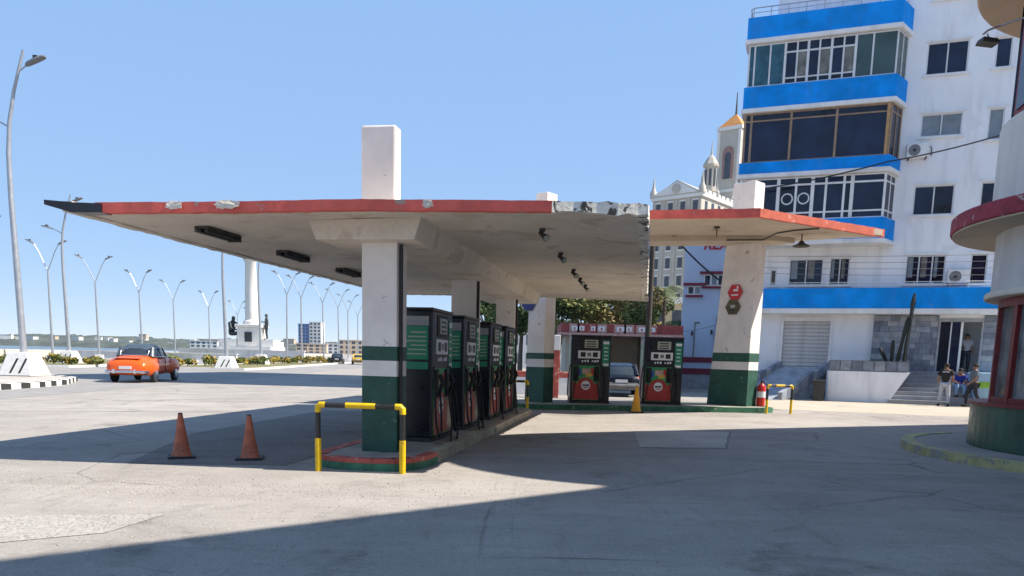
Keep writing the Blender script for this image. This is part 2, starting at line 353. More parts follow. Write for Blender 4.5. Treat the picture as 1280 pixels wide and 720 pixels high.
M_kw = mat('kerb_block_white', (0.72, 0.7, 0.66), 0.8, 0.12, 6, chip=(0.35, 0.33, 0.3), chip_amt=0.12, chip_scale=6)
M_kb = mat('kerb_block_black', (0.025, 0.024, 0.023), 0.8, 0.3, 6)
M_soil = mat('planted_soil', (0.17, 0.13, 0.07), 0.95, 0.4, 2.0, bump=0.5, bscale=8, chip=(0.16, 0.18, 0.05), chip_amt=0.5, chip_scale=1.4)
def kerbed(name, label, poly, m_top, z=0.17, bw=0.22, step=None, kerb_mat=None):
    o = struct(MB().prism(poly, 0.0, z - .02).build(name, m_top))
    n = len(poly); k = 0; cx = sum(p[0] for p in poly) / n; cy = sum(p[1] for p in poly) / n
    for i in range(n):
        a = Vector(poly[i]); c = Vector(poly[(i + 1) % n]); d = c - a; ln = d.length; d.normalize(); q = Vector((-d.y, d.x))
        if (Vector((cx, cy)) - a).dot(q) < 0: q = -q
        cnt = max(1, int(ln / step)) if step else 1
        for j in range(cnt):
            s0 = a + d * (ln * j / cnt + .006); s1 = a + d * (ln * (j + 1) / cnt - .006); e = q * bw; f = -q * .012
            km = kerb_mat or (M_kw if k % 2 else M_kb); k += 1
            MB().prism([(s0.x + f.x, s0.y + f.y), (s1.x + f.x, s1.y + f.y), (s1.x + e.x, s1.y + e.y), (s0.x + e.x, s0.y + e.y)], 0.0, z).build('kerb_block', km, o)
    return o
kerbed('traffic_island', '', [(-17.9, 25.2), (-18.0, 28.6), (-18.5, 31.2), (-19.9, 34.4), (-22.6, 36.6), (-27.5, 37.2), (-29, 25.2)], G_patch, 0.2, 0.25, 0.5)
kerbed('planted_median', '', [(-43.5, 54), (-33.0, 56), (-32.6, 58), (-36, 78), (-47, 140), (-51, 140), (-47, 78)], M_soil, 0.16, 0.2, None, M_kw)
kerbed('planted_median', '', [(-28.5, 59), (-21.4, 60), (-21.2, 63), (-25.8, 120), (-29.5, 120), (-29.6, 70)], M_soil, 0.16, 0.2, None, M_kw)

# ---------------------------------------------------------------- street lamps
def lamp_base(t, w=1.5, h=1.05):
    b = MB(); b.loft([[(-w / 2, -w / 2, 0), (w / 2, -w / 2, 0), (w / 2, w / 2, 0), (-w / 2, w / 2, 0)], [(-w * .3, -w * .3, h), (w * .3, -w * .3, h), (w * .3, w * .3, h), (-w * .3, w * .3, h)]])
    o = b.build('base_block', M_kw, t, bevel=.03)
    for k in (-.26, .14):
        pts = []
        for (xx, zz) in ((k, .12), (k + .1, .12), (k + .36, .78), (k + .26, .78)):
            yy = -w / 2 + zz * (w * .2) / h - .006; pts.append((xx, yy, zz))
        MB().add(pts + [(p[0], p[1] + .02, p[2]) for p in pts], [(0, 1, 2, 3), (7, 6, 5, 4), (0, 1, 5, 4), (1, 2, 6, 5), (2, 3, 7, 6), (3, 0, 4, 7)]).build('stripe', M_kb, o)
def head(t, p, d, tilt=.25):
    d = Vector(d).normalized(); side = Vector((-d.y, d.x, 0)); upv = Vector((0, 0, 1)); a = (d + upv * tilt).normalized(); n = side.cross(a) * -1
    if n.z < 0: n = -n
    p = Vector(p); rings = []
    for s_, w, hh in ((0, .06, .05), (.12, .13, .09), (.55, .17, .1), (.85, .15, .07), (.95, .08, .04)):
        c = p + a * s_; rings.append([c + side * w + n * 0, c + side * w * .7 + n * hh, c - side * w * .7 + n * hh, c - side * w, c - side * w * .8 - n * .04, c + side * w * .8 - n * .04])
    l = MB().loft(rings).build('lamp_head', M_grey, t, smooth=True)
    c = p + a * .55 + n * .12; MB().box(c.x - .09, c.x + .09, c.y - .09, c.y + .09, c.z - .05, c.z + .08).build('photocell_box', M_dark, l)
def single_lamp(x, y, label, z=0.0, H=14.0, rz=0.0):
    t = thing('street_lamp', label, 'street lamp', (x, y, z), rz, 'tall single arm street lamps')
    lamp_base(t)
    path = [(0, 0, .95), (-.06, 0, 4.8), (-.12, 0, 7.8), (-.1, 0, 9.7), (.02, 0, 11.0), (.3, 0, 12.3), (.62, 0, 13.35), (.82, 0, H)]
    MB().tube(path, [.15, .13, .11, .1, .085, .07, .06, .05], 10).build('pole', M_steel, t, smooth=True)
    MB().tube([(.55, 0, 13.1), (.95, 0, 13.4)], .035, 6).build('arm', M_steel, t); head(t, (.9, 0, 13.37), (1, 0, 0), .45)
    MB().tube([(0.0, 0, 10.8), (-.45, 0, 11.05), (-.8, 0, 11.2)], .035, 6).build('arm', M_steel, t); head(t, (-.75, 0, 11.18), (-1, 0, 0), .25)
    return t
single_lamp(-22.4, 34.6, 'nearest tall street lamp, on the island with the black and white kerb', .2)
single_lamp(-37.0, 63.0, 'tall street lamp whose top shows above the black left tip of the canopy', .16).scale = (1, 1, .965)
single_lamp(-23.4, 61.6, 'tall street lamp with its base left of the monument steps, head hidden by canopy', .1).scale = (1, 1, .9)
single_lamp(-27.4, 82.0, 'tall pale street lamp just right of the white monument column', .1)
def make_vlamp():
    t = thing('double_street_lamp', '', 'street lamp', (0, 0, 0), 0, 'V shaped double arm street lamps on the avenue')
    MB().tube([(0, 0, 0), (0, 0, 9.0)], [.14, .08], 8).build('pole', M_steel, t, smooth=True)
    for s_ in (-1, 1):
        MB().tube([(0, 0, 8.9), (s_ * .35, 0, 9.7), (s_ * .8, 0, 10.8), (s_ * 1.25, 0, 11.6)], [.06, .05, .045, .04], 6).build('arm', M_steel, t, smooth=True); head(t, (s_ * 1.2, 0, 11.55), (s_, 0, 0), .5)
    MB().box(-.4, .4, -.4, .4, 0, .5).build('base_block', M_kw, t, bevel=.03)
    return t
vl = [(-44.5, 64.5, 'double lamp at far left edge, behind the nearest single lamp'), (-47.5, 78, 'double lamp between the two nearest single lamps'), (-49.3, 90, 'double lamp standing above the left end of the orange car'),
      (-51.5, 105, 'double lamp directly above the orange car'), (-53.2, 119, 'double lamp just right of the orange car'), (-55.8, 139, 'distant double lamp left of the monument'), (-60, 165, 'faint double lamp close behind the pole left of the monument'),
      (-30.6, 102, 'darker double lamp second right of the monument column'), (-30.0, 107, 'double lamp in front of the slim blue and white towers'), (-29.4, 117, 'double lamp above the dark car on the avenue'),
      (-29.6, 128, 'double lamp left of the yellow car on the avenue'), (-30.5, 139, 'double lamp directly above the yellow car'), (-32.2, 156, 'farthest double lamp beside the canopy column'), (-66, 190, 'faint double lamp low behind the monument')]
v0 = make_vlamp()
for k, (x, y, lb) in enumerate(vl):
    o = v0 if k == 0 else copy_tree(v0); o.location = (x, y, .1); o.rotation_euler = (random.uniform(-.012, .012), random.uniform(-.016, .016), random.uniform(-.25, .25)); o['label'] = lb

# ================================================================ filling station
AL = R(9.67)
EU = Vector((math.cos(AL), -math.sin(AL), 0)); EV = Vector((math.sin(AL), math.cos(AL), 0))
def S(u, v, z=0.0): return EU * u + EV * v + Vector((0, 0, z))
def shift(mb, d):
    mb.v = [(x + d[0], y + d[1], z + d[2]) for x, y, z in mb.v]; return mb

def pump_island(poly, z, bands, name='pump_island'):
    """rounded kerbed platform; bands = kerb pieces (i0, i1, material) along the outline"""
    o = struct(MB().prism(poly, 0.0, z).build(name, M_island, bevel=0.02)); n = len(poly)
    for i0, i1, segs in bands:
        for k, (z0, z1, m) in enumerate(segs):
            mb = MB()
            for i in range(i0, i1):
                a = Vector(poly[i % n]); c = Vector(poly[(i + 1) % n]); d = (c - a).normalized(); q = Vector((d.y, -d.x)) * (.012 + .004 * k); e = -q.normalized() * (.16 if z1 >= z else .02)
                top = z1 + (.006 if z1 >= z else 0)
                mb.prism([(a.x + q.x, a.y + q.y), (c.x + q.x, c.y + q.y), (c.x + e.x, c.y + e.y), (a.x + e.x, a.y + e.y)], z0, top)
            mb.build('kerb_face', m, o)
    return o
# island 1: outline counter-clockwise in station coordinates
def uvp(pts): return [(S(u, v).x, S(u, v).y) for u, v in pts]
arc = [(-4.62, 10.3), (-4.52, 9.98), (-4.3, 9.8), (-4.0, 9.72), (-3.6, 9.72), (-3.3, 9.8), (-3.1, 9.98), (-3.0, 10.3), (-2.98, 10.8)]
isl = arc + [(-3.0, 12.2), (-3.02, 14), (-3.0, 16), (-3.04, 18), (-3.02, 20.6), (-3.2, 21.2), (-3.6, 21.4), (-4.1, 21.4), (-4.5, 21.2), (-4.62, 20.6)]
ni = len(isl)
pump_island(uvp(isl), 0.16, [(0, 8, [(0, .105, M_kgreen), (.105, .16, M_kred)]), (8, 13, [(0, .16, M_kerb)]), (13, 18, [(0, .16, M_kerb)]), (18, 19, [(0, .105, M_kgreen), (.105, .16, M_kred)])])
isl2 = [(0.0, 23.5), (0.25, 23.25), (8.1, 24.35), (8.5, 24.7), (8.45, 26.8), (8.1, 27.1), (0.3, 25.9), (0.0, 25.6)]
pump_island(isl2, 0.16, [(0, 8, [(0, .16, M_kgreen)])])

# ---- main canopy
def zu(u): return 3.46 - 0.028 * max(0.0, -3.78 - u)
O1 = (-3.78, 15.7, 0.0)
can = thing('filling_station_canopy', 'large low concrete canopy with chipped red fascia on three striped columns', 'canopy', S(*O1), -AL)
def c1(mb): return shift(mb, (3.78, -15.7, 0))
front = [(-7.6, 9.03), (-7.25, 9.21), (-5.6, 9.47), (-3.47, 9.68), (-2.3, 9.78), (-1.25, 9.87), (-0.55, 10.0), (-0.04, 10.13)]
outl = front + [(-0.02, 14), (-.01, 19), (0.0, 24.7), (-3.78, 23.3), (-7.5, 21.9), (-7.58, 17), (-7.62, 12.5)]
cx_, cy_ = -3.7, 15.5
ins = [(u + (0.10 if u < cx_ else -0.10), v + (0.10 if v < cy_ else -0.10)) for u, v in outl]
T = 0.12
def front_v(u):
    for (a, va), (b_, vb) in zip(front[:-1], front[1:]):
        if a <= u <= b_: return va + (vb - va) * (u - a) / (b_ - a)
    return front[0][1] if u < front[0][0] else front[-1][1]
mb = MB(); n = len(ins); mid = [(-3.78, v) for v in (9.9, 14, 18, 23.1)]
lower = [(u, v, zu(u)) for u, v in ins]; ridge = [(u, v, zu(u)) for u, v in mid]
grid = []
for v in range(0, 29):
    t_ = v / 28.0; row = []
    for k in range(13):
        s_ = k / 12.0; ua = -7.54 + 0.1 * t_; ub = -0.11 + 0.04 * t_
        u = ua + (ub - ua) * s_; v0 = front_v(u) + .09; v1 = 21.8 + 2.8 * s_
        row.append((u, v0 + (v1 - v0) * t_, zu(u) + random.uniform(-.006, .006)))
    grid.append(row)
vs = [p for r_ in grid for p in r_]; nn = 13
fs = [(j * nn + i, j * nn + i + 1, (j + 1) * nn + i + 1, (j + 1) * nn + i) for j in range(28) for i in range(12)]
top = [(x, y, z + T - .012) for x, y, z in vs]; off = len(vs)
fs += [tuple(i + off for i in reversed(f)) for f in fs]
rim = [i for i in range(12)] + [j * nn + 12 for j in range(28)] + [28 * nn + 12 - i for i in range(12)] + [(28 - j) * nn for j in range(28)]
fs += [(rim[i], rim[(i + 1) % len(rim)], rim[(i + 1) % len(rim)] + off, rim[i] + off) for i in range(len(rim))]
slab = c1(MB().add(vs + top, fs)).build('slab', M_conc, can)
def fascia(name, pts, m, jit=0.0, t0=None, t1=None, step=0.12, thick=T, drop=0.014):
    rnd = random.Random(len(pts) * 7 + int(jit * 1000)); P_ = []
    for a, c in zip(pts[:-1], pts[1:]):
        a = Vector(a); c = Vector(c); k = max(1, int((c - a).length / step))
        for i in range(k): P_.append(a + (c - a) * i / k)
    P_.append(Vector(pts[-1])); rings = []
    for i, p in enumerate(P_):
        d = (P_[min(i + 1, len(P_) - 1)] - P_[max(i - 1, 0)]).normalized(); q = Vector((-d.y, d.x)) * .14
        zb = zu(p.x) - drop + rnd.uniform(-jit, jit * .6); zt = zu(p.x) + thick + rnd.uniform(-jit, jit) * .5; o = q.normalized() * rnd.uniform(-jit, jit * .4)
        rings.append([(p.x + o.x, p.y + o.y, zb), (p.x + q.x, p.y + q.y, zb + .004), (p.x + q.x, p.y + q.y, zt), (p.x + o.x, p.y + o.y, zt)])
    return c1(MB().loft(rings)).build(name, m, can)
fascia('front_fascia', front[1:6], M_red, 0.006)
fascia('broken_fascia', front[5:], M_broken, 0.03)['label'] = 'broken white fascia stretch at the right end'
fascia('side_fascia', [front[-1], (-0.02, 14), (-.01, 19), (0.0, 24.7)], M_broken, 0.024)
fascia('side_fascia', [(0.0, 24.7), (-3.78, 23.3), (-7.5, 21.9)], M_conc, 0.01)
fascia('side_fascia', [(-7.5, 21.9), (-7.58, 17), (-7.62, 12.5), (-7.6, 9.05)], M_conc, 0.012)
# black sheet metal gutter at the left tip
g = MB(); zz = zu(-7.7)
g.loft([[(-7.15, 9.19, zz - .0), (-7.15, 9.40, zz - .0), (-7.15, 9.40, zz + .10), (-7.15, 9.19, zz + .115)], [(-7.45, 9.02, zz - .03), (-7.45, 9.25, zz - .03), (-7.45, 9.25, zz + .08), (-7.45, 9.02, zz + .1)],
        [(-7.74, 8.9, zz + .05), (-7.74, 9.0, zz + .05), (-7.74, 9.0, zz + .1), (-7.74, 8.9, zz + .11)]])
c1(g).build('gutter_end', M_black, can, label='black bent sheet metal at the left tip of the canopy')
# patch of bare concrete and weeds on the front edge
for (u, v, w) in ((-5.55, 9.465, .2), (-6.2, 9.365, .1), (-2.85, 9.725, .05)):
    b = MB(); rnd = random.Random(int(w * 100))
    b.ellipsoid((u, v, zu(u) + .075), (w, .014, .045), 13, 7); b.v = [(x + rnd.uniform(-.05, .05), y + rnd.uniform(-.008, .008), z + rnd.uniform(-.025, .025)) for x, y, z in b.v]
    c1(b).build('broken_patch', M_conc, can)
bm_ = MB().prism([(-4.75, 10.3), (-3.1, 10.3), (-3.1, 22.6), (-4.75, 22.6)], 3.17, lambda x, y: zu(x) + .01)
bm_.v = [(x + (.10 if z < 3.3 and x < -3.9 else (-.10 if z < 3.3 else 0)), y, z) for x, y, z in bm_.v]
c1(bm_).build('beam', M_conc, can, bevel=.015)
def striped_column(can_, u0, u1, v0, v1, z0, ztop, bands, stub=None, tr=lambda m: m, taper=0.0):
    def bx(a, b, c, d, e, f, gz=0.0): return tr(MB().box(a, b, c, d, e, f))
    zb1, zb2, zb3 = bands
    col = bx(u0, u1, v0, v1, z0, ztop).build('column', M_colwhite, can_, bevel=.012); p = .004
    bx(u0 - p, u1 + p, v0 - p, v1 + p, z0 - .002, zb1).build('green_base', M_green, col, bevel=.012)
    bx(u0 - p, u1 + p, v0 - p, v1 + p, zb2, zb3).build('green_band', M_green, col, bevel=.01)
    if stub: bx(u0 - .01, u1 - .03, v0, v0 + .26, stub[0], stub[1]).build('roof_stub', M_colwhite, can_, bevel=.03)
    return col
for k, v in enumerate((10.55, 15.7, 20.6)):
    col = striped_column(can, -4.06, -3.53, v, v + .46, .158, 3.172, (1.275, 1.495, 1.705), (3.58, 4.76), c1)
    c1(MB().tube([(-3.50, v + .1, .2), (-3.50, v + .1, 3.15)], .028, 6)).build('conduit_and_shade_tube', M_dark, col)  # added dark tube stands in for the shade down the column's right face
# light fittings under the canopy
M_lf = mat('dirty_fitting_white', (0.5, 0.47, 0.42), 0.6, 0.25, 6)
fl = ['rusty fluorescent fitting nearest the left tip of the canopy', 'middle of three fluorescent fittings under the canopy left side', 'fluorescent fitting under the canopy closest to the front column']
for k, v in enumerate((10.85, 13.35, 16.0)):
    t = thing('fluorescent_fitting', fl[k], 'light fitting', S(-6.46, v, zu(-6.46) - .105), -AL, 'fluorescent fittings under the main canopy'); t.scale = (.85, .9, .66)
    MB().prism([(-.13, -.5), (.13, -.5), (.13, .5), (-.13, .5)], .1, .158).build('housing', M_dark, t)
    for s_ in (-1, 1): MB().tube([(s_ * .07, -.47, .05), (s_ * .07, .47, .05)], .035, 8).build('tube', M_dark, t)
    MB().box(-.15, -.135, -.5, .5, .02, .12).build('reflector', M_lf, t)
    MB().box(-.13, .13, .5, .53, .0, .14).build('end_cap', M_dark, t)
sp = ['first round spotlight under the canopy right half, nearest the front edge', 'second spotlight from the front under the canopy right half', 'third spotlight from the front under the canopy right half', 'fourth spotlight from the front under the canopy right half', 'rearmost spotlight under the canopy right half']
for k, v in enumerate((11.2, 13.7, 16.2, 17.9, 19.5)):
    t = thing('spotlight', sp[k], 'light fitting', S(-1.55, v, 3.455), -AL, 'spotlights under the main canopy'); t.scale = (.72, .72, .72)
    MB().lathe([(.06, -.06), (.06, 0)], 10).build('mount', M_dark, t)
    MB().tube([(0, 0, -.05), (.02, -.02, -.11)], .02, 6).build('stem', M_dark, t)
    o = MB().tube([(-.06, .06, -.07), (.03, -.02, -.14), (.10, -.10, -.2)], [.035, .05, .075], 12).build('shade', M_dark, t, smooth=True)
    MB().tube([(.098, -.098, -.198), (.106, -.106, -.206)], [.062, .062], 12).build('lens', M_lcd, o)

# ---- right canopy
O2 = S(1.0, 25.0)
can2 = thing('filling_station_canopy', 'higher pointed concrete canopy at right with sunlit red edge and leaning striped column', 'canopy', O2, -AL)
def c2(mb): return shift(mb, (-1.0, -25.0, 0))
ZC = 5.6
pl = [(-6, 22.6), (-.04, 22.42), (2.95, 22.22), (5.1, 24.0), (7.16, 25.7), (4.75, 26.9), (0, 27.7), (-6, 27.9)]
def zin(x, y): return ZC
c2(MB().prism([(u * .985 + .02, v + (.1 if v < 25 else -.1)) for u, v in pl], ZC, ZC + .17)).build('slab', mat('pale_soffit', (0.55, 0.45, 0.35), .9, .16, .8, bump=.2, bscale=12, chip=(.36, .27, .2), chip_amt=.2, chip_scale=1.0), can2)
def strip(name, a, c, m, z0, z1, par, tr, w=.13, jit=.008):
    a = Vector(a); c = Vector(c); k = max(2, int((c - a).length / .2)); d = (c - a).normalized(); q = Vector((-d.y, d.x)) * w; rings = []
    for i in range(k + 1):
        p = a + (c - a) * i / k; j0 = random.uniform(-jit, jit); j1 = random.uniform(-jit, jit)
        rings.append([(p.x, p.y, z0 + j0), (p.x + q.x, p.y + q.y, z0 + j0), (p.x + q.x, p.y + q.y, z1 + j1), (p.x, p.y, z1 + j1)])
    return tr(MB().loft(rings)).build(name, m, par)
strip('front_fascia', pl[0], pl[2], M_red, ZC - .03, ZC + .2, can2, c2)
strip('side_fascia', pl[2], pl[4], M_redlit, ZC - .03, ZC + .2, can2, c2)
strip('side_fascia', (7.0, 25.82), pl[6], M_conc, ZC - .012, ZC + .19, can2, c2)
bm2 = MB().prism([(-4.2, 25.6), (3.9, 25.6), (4.6, 26.1), (3.9, 26.6), (-4.2, 26.9)], ZC - .16, ZC + .01)
c2(bm2).build('beam', MATS['pale_soffit'], can2, bevel=.02)
c2(MB().tube([(2.4, 25.56, ZC - .14), (3.5, 25.5, ZC - .14), (3.85, 24.9, ZC - .03), (4.3, 24.4, ZC - .03), (4.9, 24.1, ZC - .03)], .022, 6)).build('conduit_and_shade_tube', M_dark, can2)
def fin_column(x, y, rz, wb, wt, d, ztop, lean, bands, hexes, zs):
    """tapered fin column as a part of the right canopy, built in the canopy's frame"""
    inv = Matrix.Rotation(AL, 4, 'Z') @ Matrix.Translation(-O2)
    mtx = inv @ Matrix.Translation((x, y, 0)) @ Matrix.Rotation(rz, 4, 'Z')
    def sec(z0, z1, p, name, m, par):
        def ring(z):
            t_ = z / ztop; xl = -wb / 2 + (wb - wt + lean) * t_; xr = wb / 2 + lean * t_
            return [(xl - p, -d / 2 - p, z), (xr + p, -d / 2 - p, z), (xr + p, d / 2 + p, z), (xl - p, d / 2 + p, z)]
        o = MB().loft([[tuple(mtx @ Vector(q)) for q in ring(z)] for z in (z0, z1)]).build(name, m, par, bevel=.012); return o
    z1, z2, z3 = bands
    col = sec(.158, ztop, 0, 'column', M_colwhite, can2)
    sec(.157, z1, .004, 'green_base', M_green, col); sec(z2, z3, .004, 'green_band', M_green, col)
    o = MB().box(-wt * .36 + wb * .12 + lean, wt * .36 + wb * .12 + lean, -d / 2, d / 2, ZC + .15, zs); o.v = [tuple(mtx @ Vector(q)) for q in o.v]; o.build('roof_stub', M_colwhite, can2, bevel=.03)
    return Matrix.Translation((x, y, 0)) @ Matrix.Rotation(rz, 4, 'Z')
m930 = fin_column(7.42, 25.75, R(-47), 1.52, 1.1, .62, ZC, -.02, (1.36, 1.62, 1.92), None, 7.4)
m672 = fin_column(.82, 24.75, R(-38), .74, .62, .55, ZC, 0.0, (1.3, 1.55, 1.75), None, 6.72)

def hex_sign(mtx, x, y, z, r, m, label, inner):
    t = thing('hexagonal_sign', label, 'sign', mtx @ Vector((x, y, z)), mtx.to_euler()[2], 'hexagonal signs on the canopy columns')
    def hx(rr_, y0, y1): return MB().loft([[(rr_ * math.cos(k * math.pi / 3 + math.pi / 6 * 0), yy, rr_ * math.sin(k * math.pi / 3)) for k in range(6)] for yy in (y0, y1)])
    hx(r, -.03, 0).build('plate', m, t)
    for (x0, x1, z0, z1, mm) in inner: MB().box(x0 * r, x1 * r, -.036, -.028, z0 * r, z1 * r).build('lettering', mm, t)
    return t
hex_sign(m930, .1, -.33, 3.9, .28, M_signred, 'red hexagonal sign with white lettering on the leaning column', [(-.2, .4, .1, .35, M_signwhite), (-.45, .45, -.4, -.25, M_signwhite), (.2, .42, .4, .7, M_signwhite)])
hex_sign(m930, .05, -.33, 3.42, .28, M_brownsign, 'brown hexagonal sign below the red one on the leaning column', [(-.3, .3, -.1, .25, M_lcd), (-.5, .2, -.45, -.3, M_blackink)])
hex_sign(m672, -.28, -.29, 3.35, .3, M_bluesign, 'dark blue hexagonal sign on the bluish column left of the pumps', [(-.4, .3, -.1, .1, M_grey)])

t = thing('pendant_lamp', 'small black pendant lamp under the tip of the right canopy', 'light fitting', S(4.65, 25.3, ZC), -AL)
MB().tube([(0, 0, 0), (0, 0, -.22)], .02, 6).build('stem', M_dark, t); MB().lathe([(.05, -.2), (.1, -.28), (.26, -.36), (.25, -.38), (.04, -.3)], 14).build('shade', M_dark, t, smooth=True)
t = thing('pendant_lamp', 'broken lamp stem under the right canopy, left of the leaning column', 'light fitting', S(1.95, 23.9, ZC), -AL)
MB().lathe([(.09, -.05), (.09, 0)], 10).build('mount', M_dark, t); MB().tube([(0, 0, -.04), (.01, 0, -.3)], .02, 6).build('stem', mat('rust', (.2, .09, .04), .9, .4, 9), t)

# ---- fuel pumps
M_pred = mat('pump_poster_red', (0.42, 0.03, 0.022), 0.45, 0.2, 4)
M_pgreen = mat('pump_poster_green', (0.03, 0.3, 0.1), 0.45, 0.3, 4)
M_pink = mat('pump_label_pinkish', (0.5, 0.3, 0.26), 0.5, 0.4, 9)
def make_pump():
    t = thing('fuel_pump', '', 'fuel pump', (0, 0, 0), 0, 'black fuel pumps')
    W, D, H = 1.3, .58, 2.16
    cab = MB().box(-W / 2, W / 2, -D / 2, D / 2, .06, H).build('cabinet', M_black, t, bevel=.03)
    MB().box(-W / 2 - .01, W / 2 + .01, -D / 2 - .01, D / 2 + .01, .0, .07).build('plinth', M_dark, t)
    MB().box(-W / 2 - .015, W / 2 + .015, -D / 2 - .015, D / 2 + .015, H - .005, H + .04).build('top_cap', M_black, t, bevel=.015)
    for s_ in (-1, 1):          # both long faces carry the same equipment
        def f(x0, x1, z0, z1, d, name, m, par=t, bev=0):
            y0, y1 = sorted((s_ * (D / 2 - .005), s_ * (D / 2 + d))); xa, xb = sorted((-s_ * x0, -s_ * x1))
            return MB().box(xa, xb, y0, y1, z0, z1).build(name, m, par, bevel=bev)
        d1 = f(-.36, .28, 1.74, 2.1, .012, 'display_bezel', M_blackm); f(-.22, .22, 1.79, 2.05, .018, 'display_screen', M_lcd, d1)
        for k in range(3): f(-.16, .15, 1.82 + .075 * k, 1.855 + .075 * k, .021, 'digits', M_blackink, d1)
        p = f(-.42, .3, 1.45, 1.7, .015, 'price_panel', M_signwhite, bev=.004)
        f(-.34, -.18, 1.5, 1.65, .019, 'price_window', M_blackink, p); f(.06, .22, 1.5, 1.65, .019, 'price_window', M_blackink, p); f(-.12, 0, 1.52, 1.63, .018, 'price_window', M_grey, p)
        for k, x in enumerate((-.3, -.21, -.12, .03, .12, .2)): f(x, x + .055, 1.33 + .01 * (k % 2), 1.385 + .01 * (k % 3), .008, 'lettering', M_signwhite)
        po = f(-.58, .3, .1, 1.22, .01, 'poster', M_pgreen, bev=.003)
        pts = [(-.57, .12), (.29, .12), (.29, .7), (.17, .62), (.05, .78), (-.14, .84), (-.33, .78), (-.45, .62), (-.57, .7)]
        MB().loft([[(-s_ * x, s_ * (D / 2 + d_), z) for x, z in pts] for d_ in (.004, .016)]).build('red_field', M_pred, po)
        MB().loft([[(-s_ * (-.14) + .15 * math.cos(a * math.pi / 9), s_ * (D / 2 + d_), .58 + .15 * math.sin(a * math.pi / 9)) for a in range(18)] for d_ in (.006, .021)]).build('emblem', M_signwhite, po)
        f(-.25, -.03, .56, .61, .024, 'emblem_lettering', M_blackink, po); f(-.22, -.06, .5, .53, .024, 'emblem_lettering', M_signred, po)
        f(-.26, 0, .95, 1.12, .014, 'poster_figure', M_pink, po); f(-.44, -.3, .88, 1.1, .015, 'poster_figure', mat('poster_blue', (.03, .08, .4), .5, .3, 9), po); f(.02, .1, .9, 1.14, .015, 'poster_figure', M_signred, po); f(-.16, .06, .86, .97, .016, 'poster_figure', mat('poster_yellow', (.6, .4, .05), .5, .3, 9), po)
        for k, x in enumerate((-.47, .2)):
            bo = f(x - .09, x + .09, .72, 1.2, .05, 'nozzle_boot', M_blackm, bev=.01)
            xx = -s_ * x; yy = s_ * (D / 2 + .09)
            nz = MB(); nz.tube([(xx, yy, 1.12), (xx, yy + s_ * .05, .98), (xx, yy, .84)], [.035, .045, .03], 8); nz.tube([(xx, yy, .86), (xx, yy - s_ * .03, .76)], .018, 6)
            nz.build('nozzle', M_blackm, t, smooth=True)
            e = -s_ * (1 if x > 0 else -1)
            MB().tube([(xx, yy, .86), (xx + e * .05, yy + s_ * .04, .5), (xx + e * .1, yy + s_ * .06, .18), (xx + e * .2, yy + s_ * .05, .1), (xx + e * .28, yy + s_ * .02, .3), (xx + e * .26, yy - s_ * .02, .8), (xx + e * .2, yy - s_ * .06, 1.25)], .018, 6).build('hose', M_blackm, t, smooth=True)
        sg = f(.37, .6, 1.2, 2.04, .01, 'product_sign', M_signgreen)
        f(.39, .58, 1.92, 2.0, .014, 'sign_header', M_signwhite, sg); f(.39, .58, 1.22, 1.3, .014, 'sign_header', M_signwhite, sg)
        for k in range(4): f(.42, .55, 1.42 + .12 * k, 1.45 + .12 * k, .013, 'lettering', M_signwhite, sg)
        # end face sign
        def e_(y0, y1, z0, z1, d, name, m, par=t):
            xa, xb = sorted((s_ * (W / 2 - .005), s_ * (W / 2 + d))); return MB().box(xa, xb, y0, y1, z0, z1).build(name, m, par)
        es = e_(-.22, .22, 1.36, 1.9, .008, 'end_sign', M_signgreen); e_(-.23, .23, 1.91, 2.06, .009, 'end_sign_header', mat('header_grey', (.3, .31, .32), .5, .2, 9), es)
        for k in range(6): e_(-.19, .17 - .05 * (k % 3), 1.44 + .07 * k, 1.46 + .07 * k, .011, 'lettering', M_lcd, es)
        e_(-.22, .22, 1.2, 1.32, .008, 'end_sign', M_signgreen)
    return t
p0 = make_pump()
pl_ = ['black fuel pump nearest the camera, behind the front canopy column', 'second black fuel pump in the row on the long island', 'third black fuel pump in the row, just past the middle column', 'last black fuel pump at the far end of the long island row',
       'black fuel pump facing the camera on the rear island, left of the pair', 'black fuel pump facing the camera beside the yellow cone, right of the pair']
spots_ = [(S(-3.7, 12.65), R(90) - AL), (S(-3.7, 14.87), R(90) - AL), (S(-3.7, 17.42), R(90) - AL), (S(-3.7, 19.35), R(90) - AL), (Vector((2.46, 24.95, 0)), R(3)), (Vector((4.86, 25.15, 0)), R(3))]
for k, (p, a) in enumerate(spots_):
    o = p0 if k == 0 else copy_tree(p0); o.location = (p.x, p.y, .16); o.rotation_euler = (0, 0, a); o['label'] = pl_[k]
# loose hoses hanging off the front of the long row
for k, v in enumerate((12.5, 12.95, 14.7, 15.1, 17.3, 19.2)):
    rnd = random.Random(k); u = -3.38
    MBp = [S(u, v, 1.25), S(u + .12, v + .05, .9), S(u + .16, v + .12, .45), S(u + .2, v - .1, .2), S(u + .26, v - .35 + rnd.uniform(-.1, .1), .19), S(u + .3, v - .5, .21)]
    o = MB().tube(MBp, .017, 6).build('fuel_hose', M_blackm, smooth=True)
    tag(o, 'loose black fuel hose trailing from a pump onto the long island kerb', 'hose', 'loose hoses on the long island')

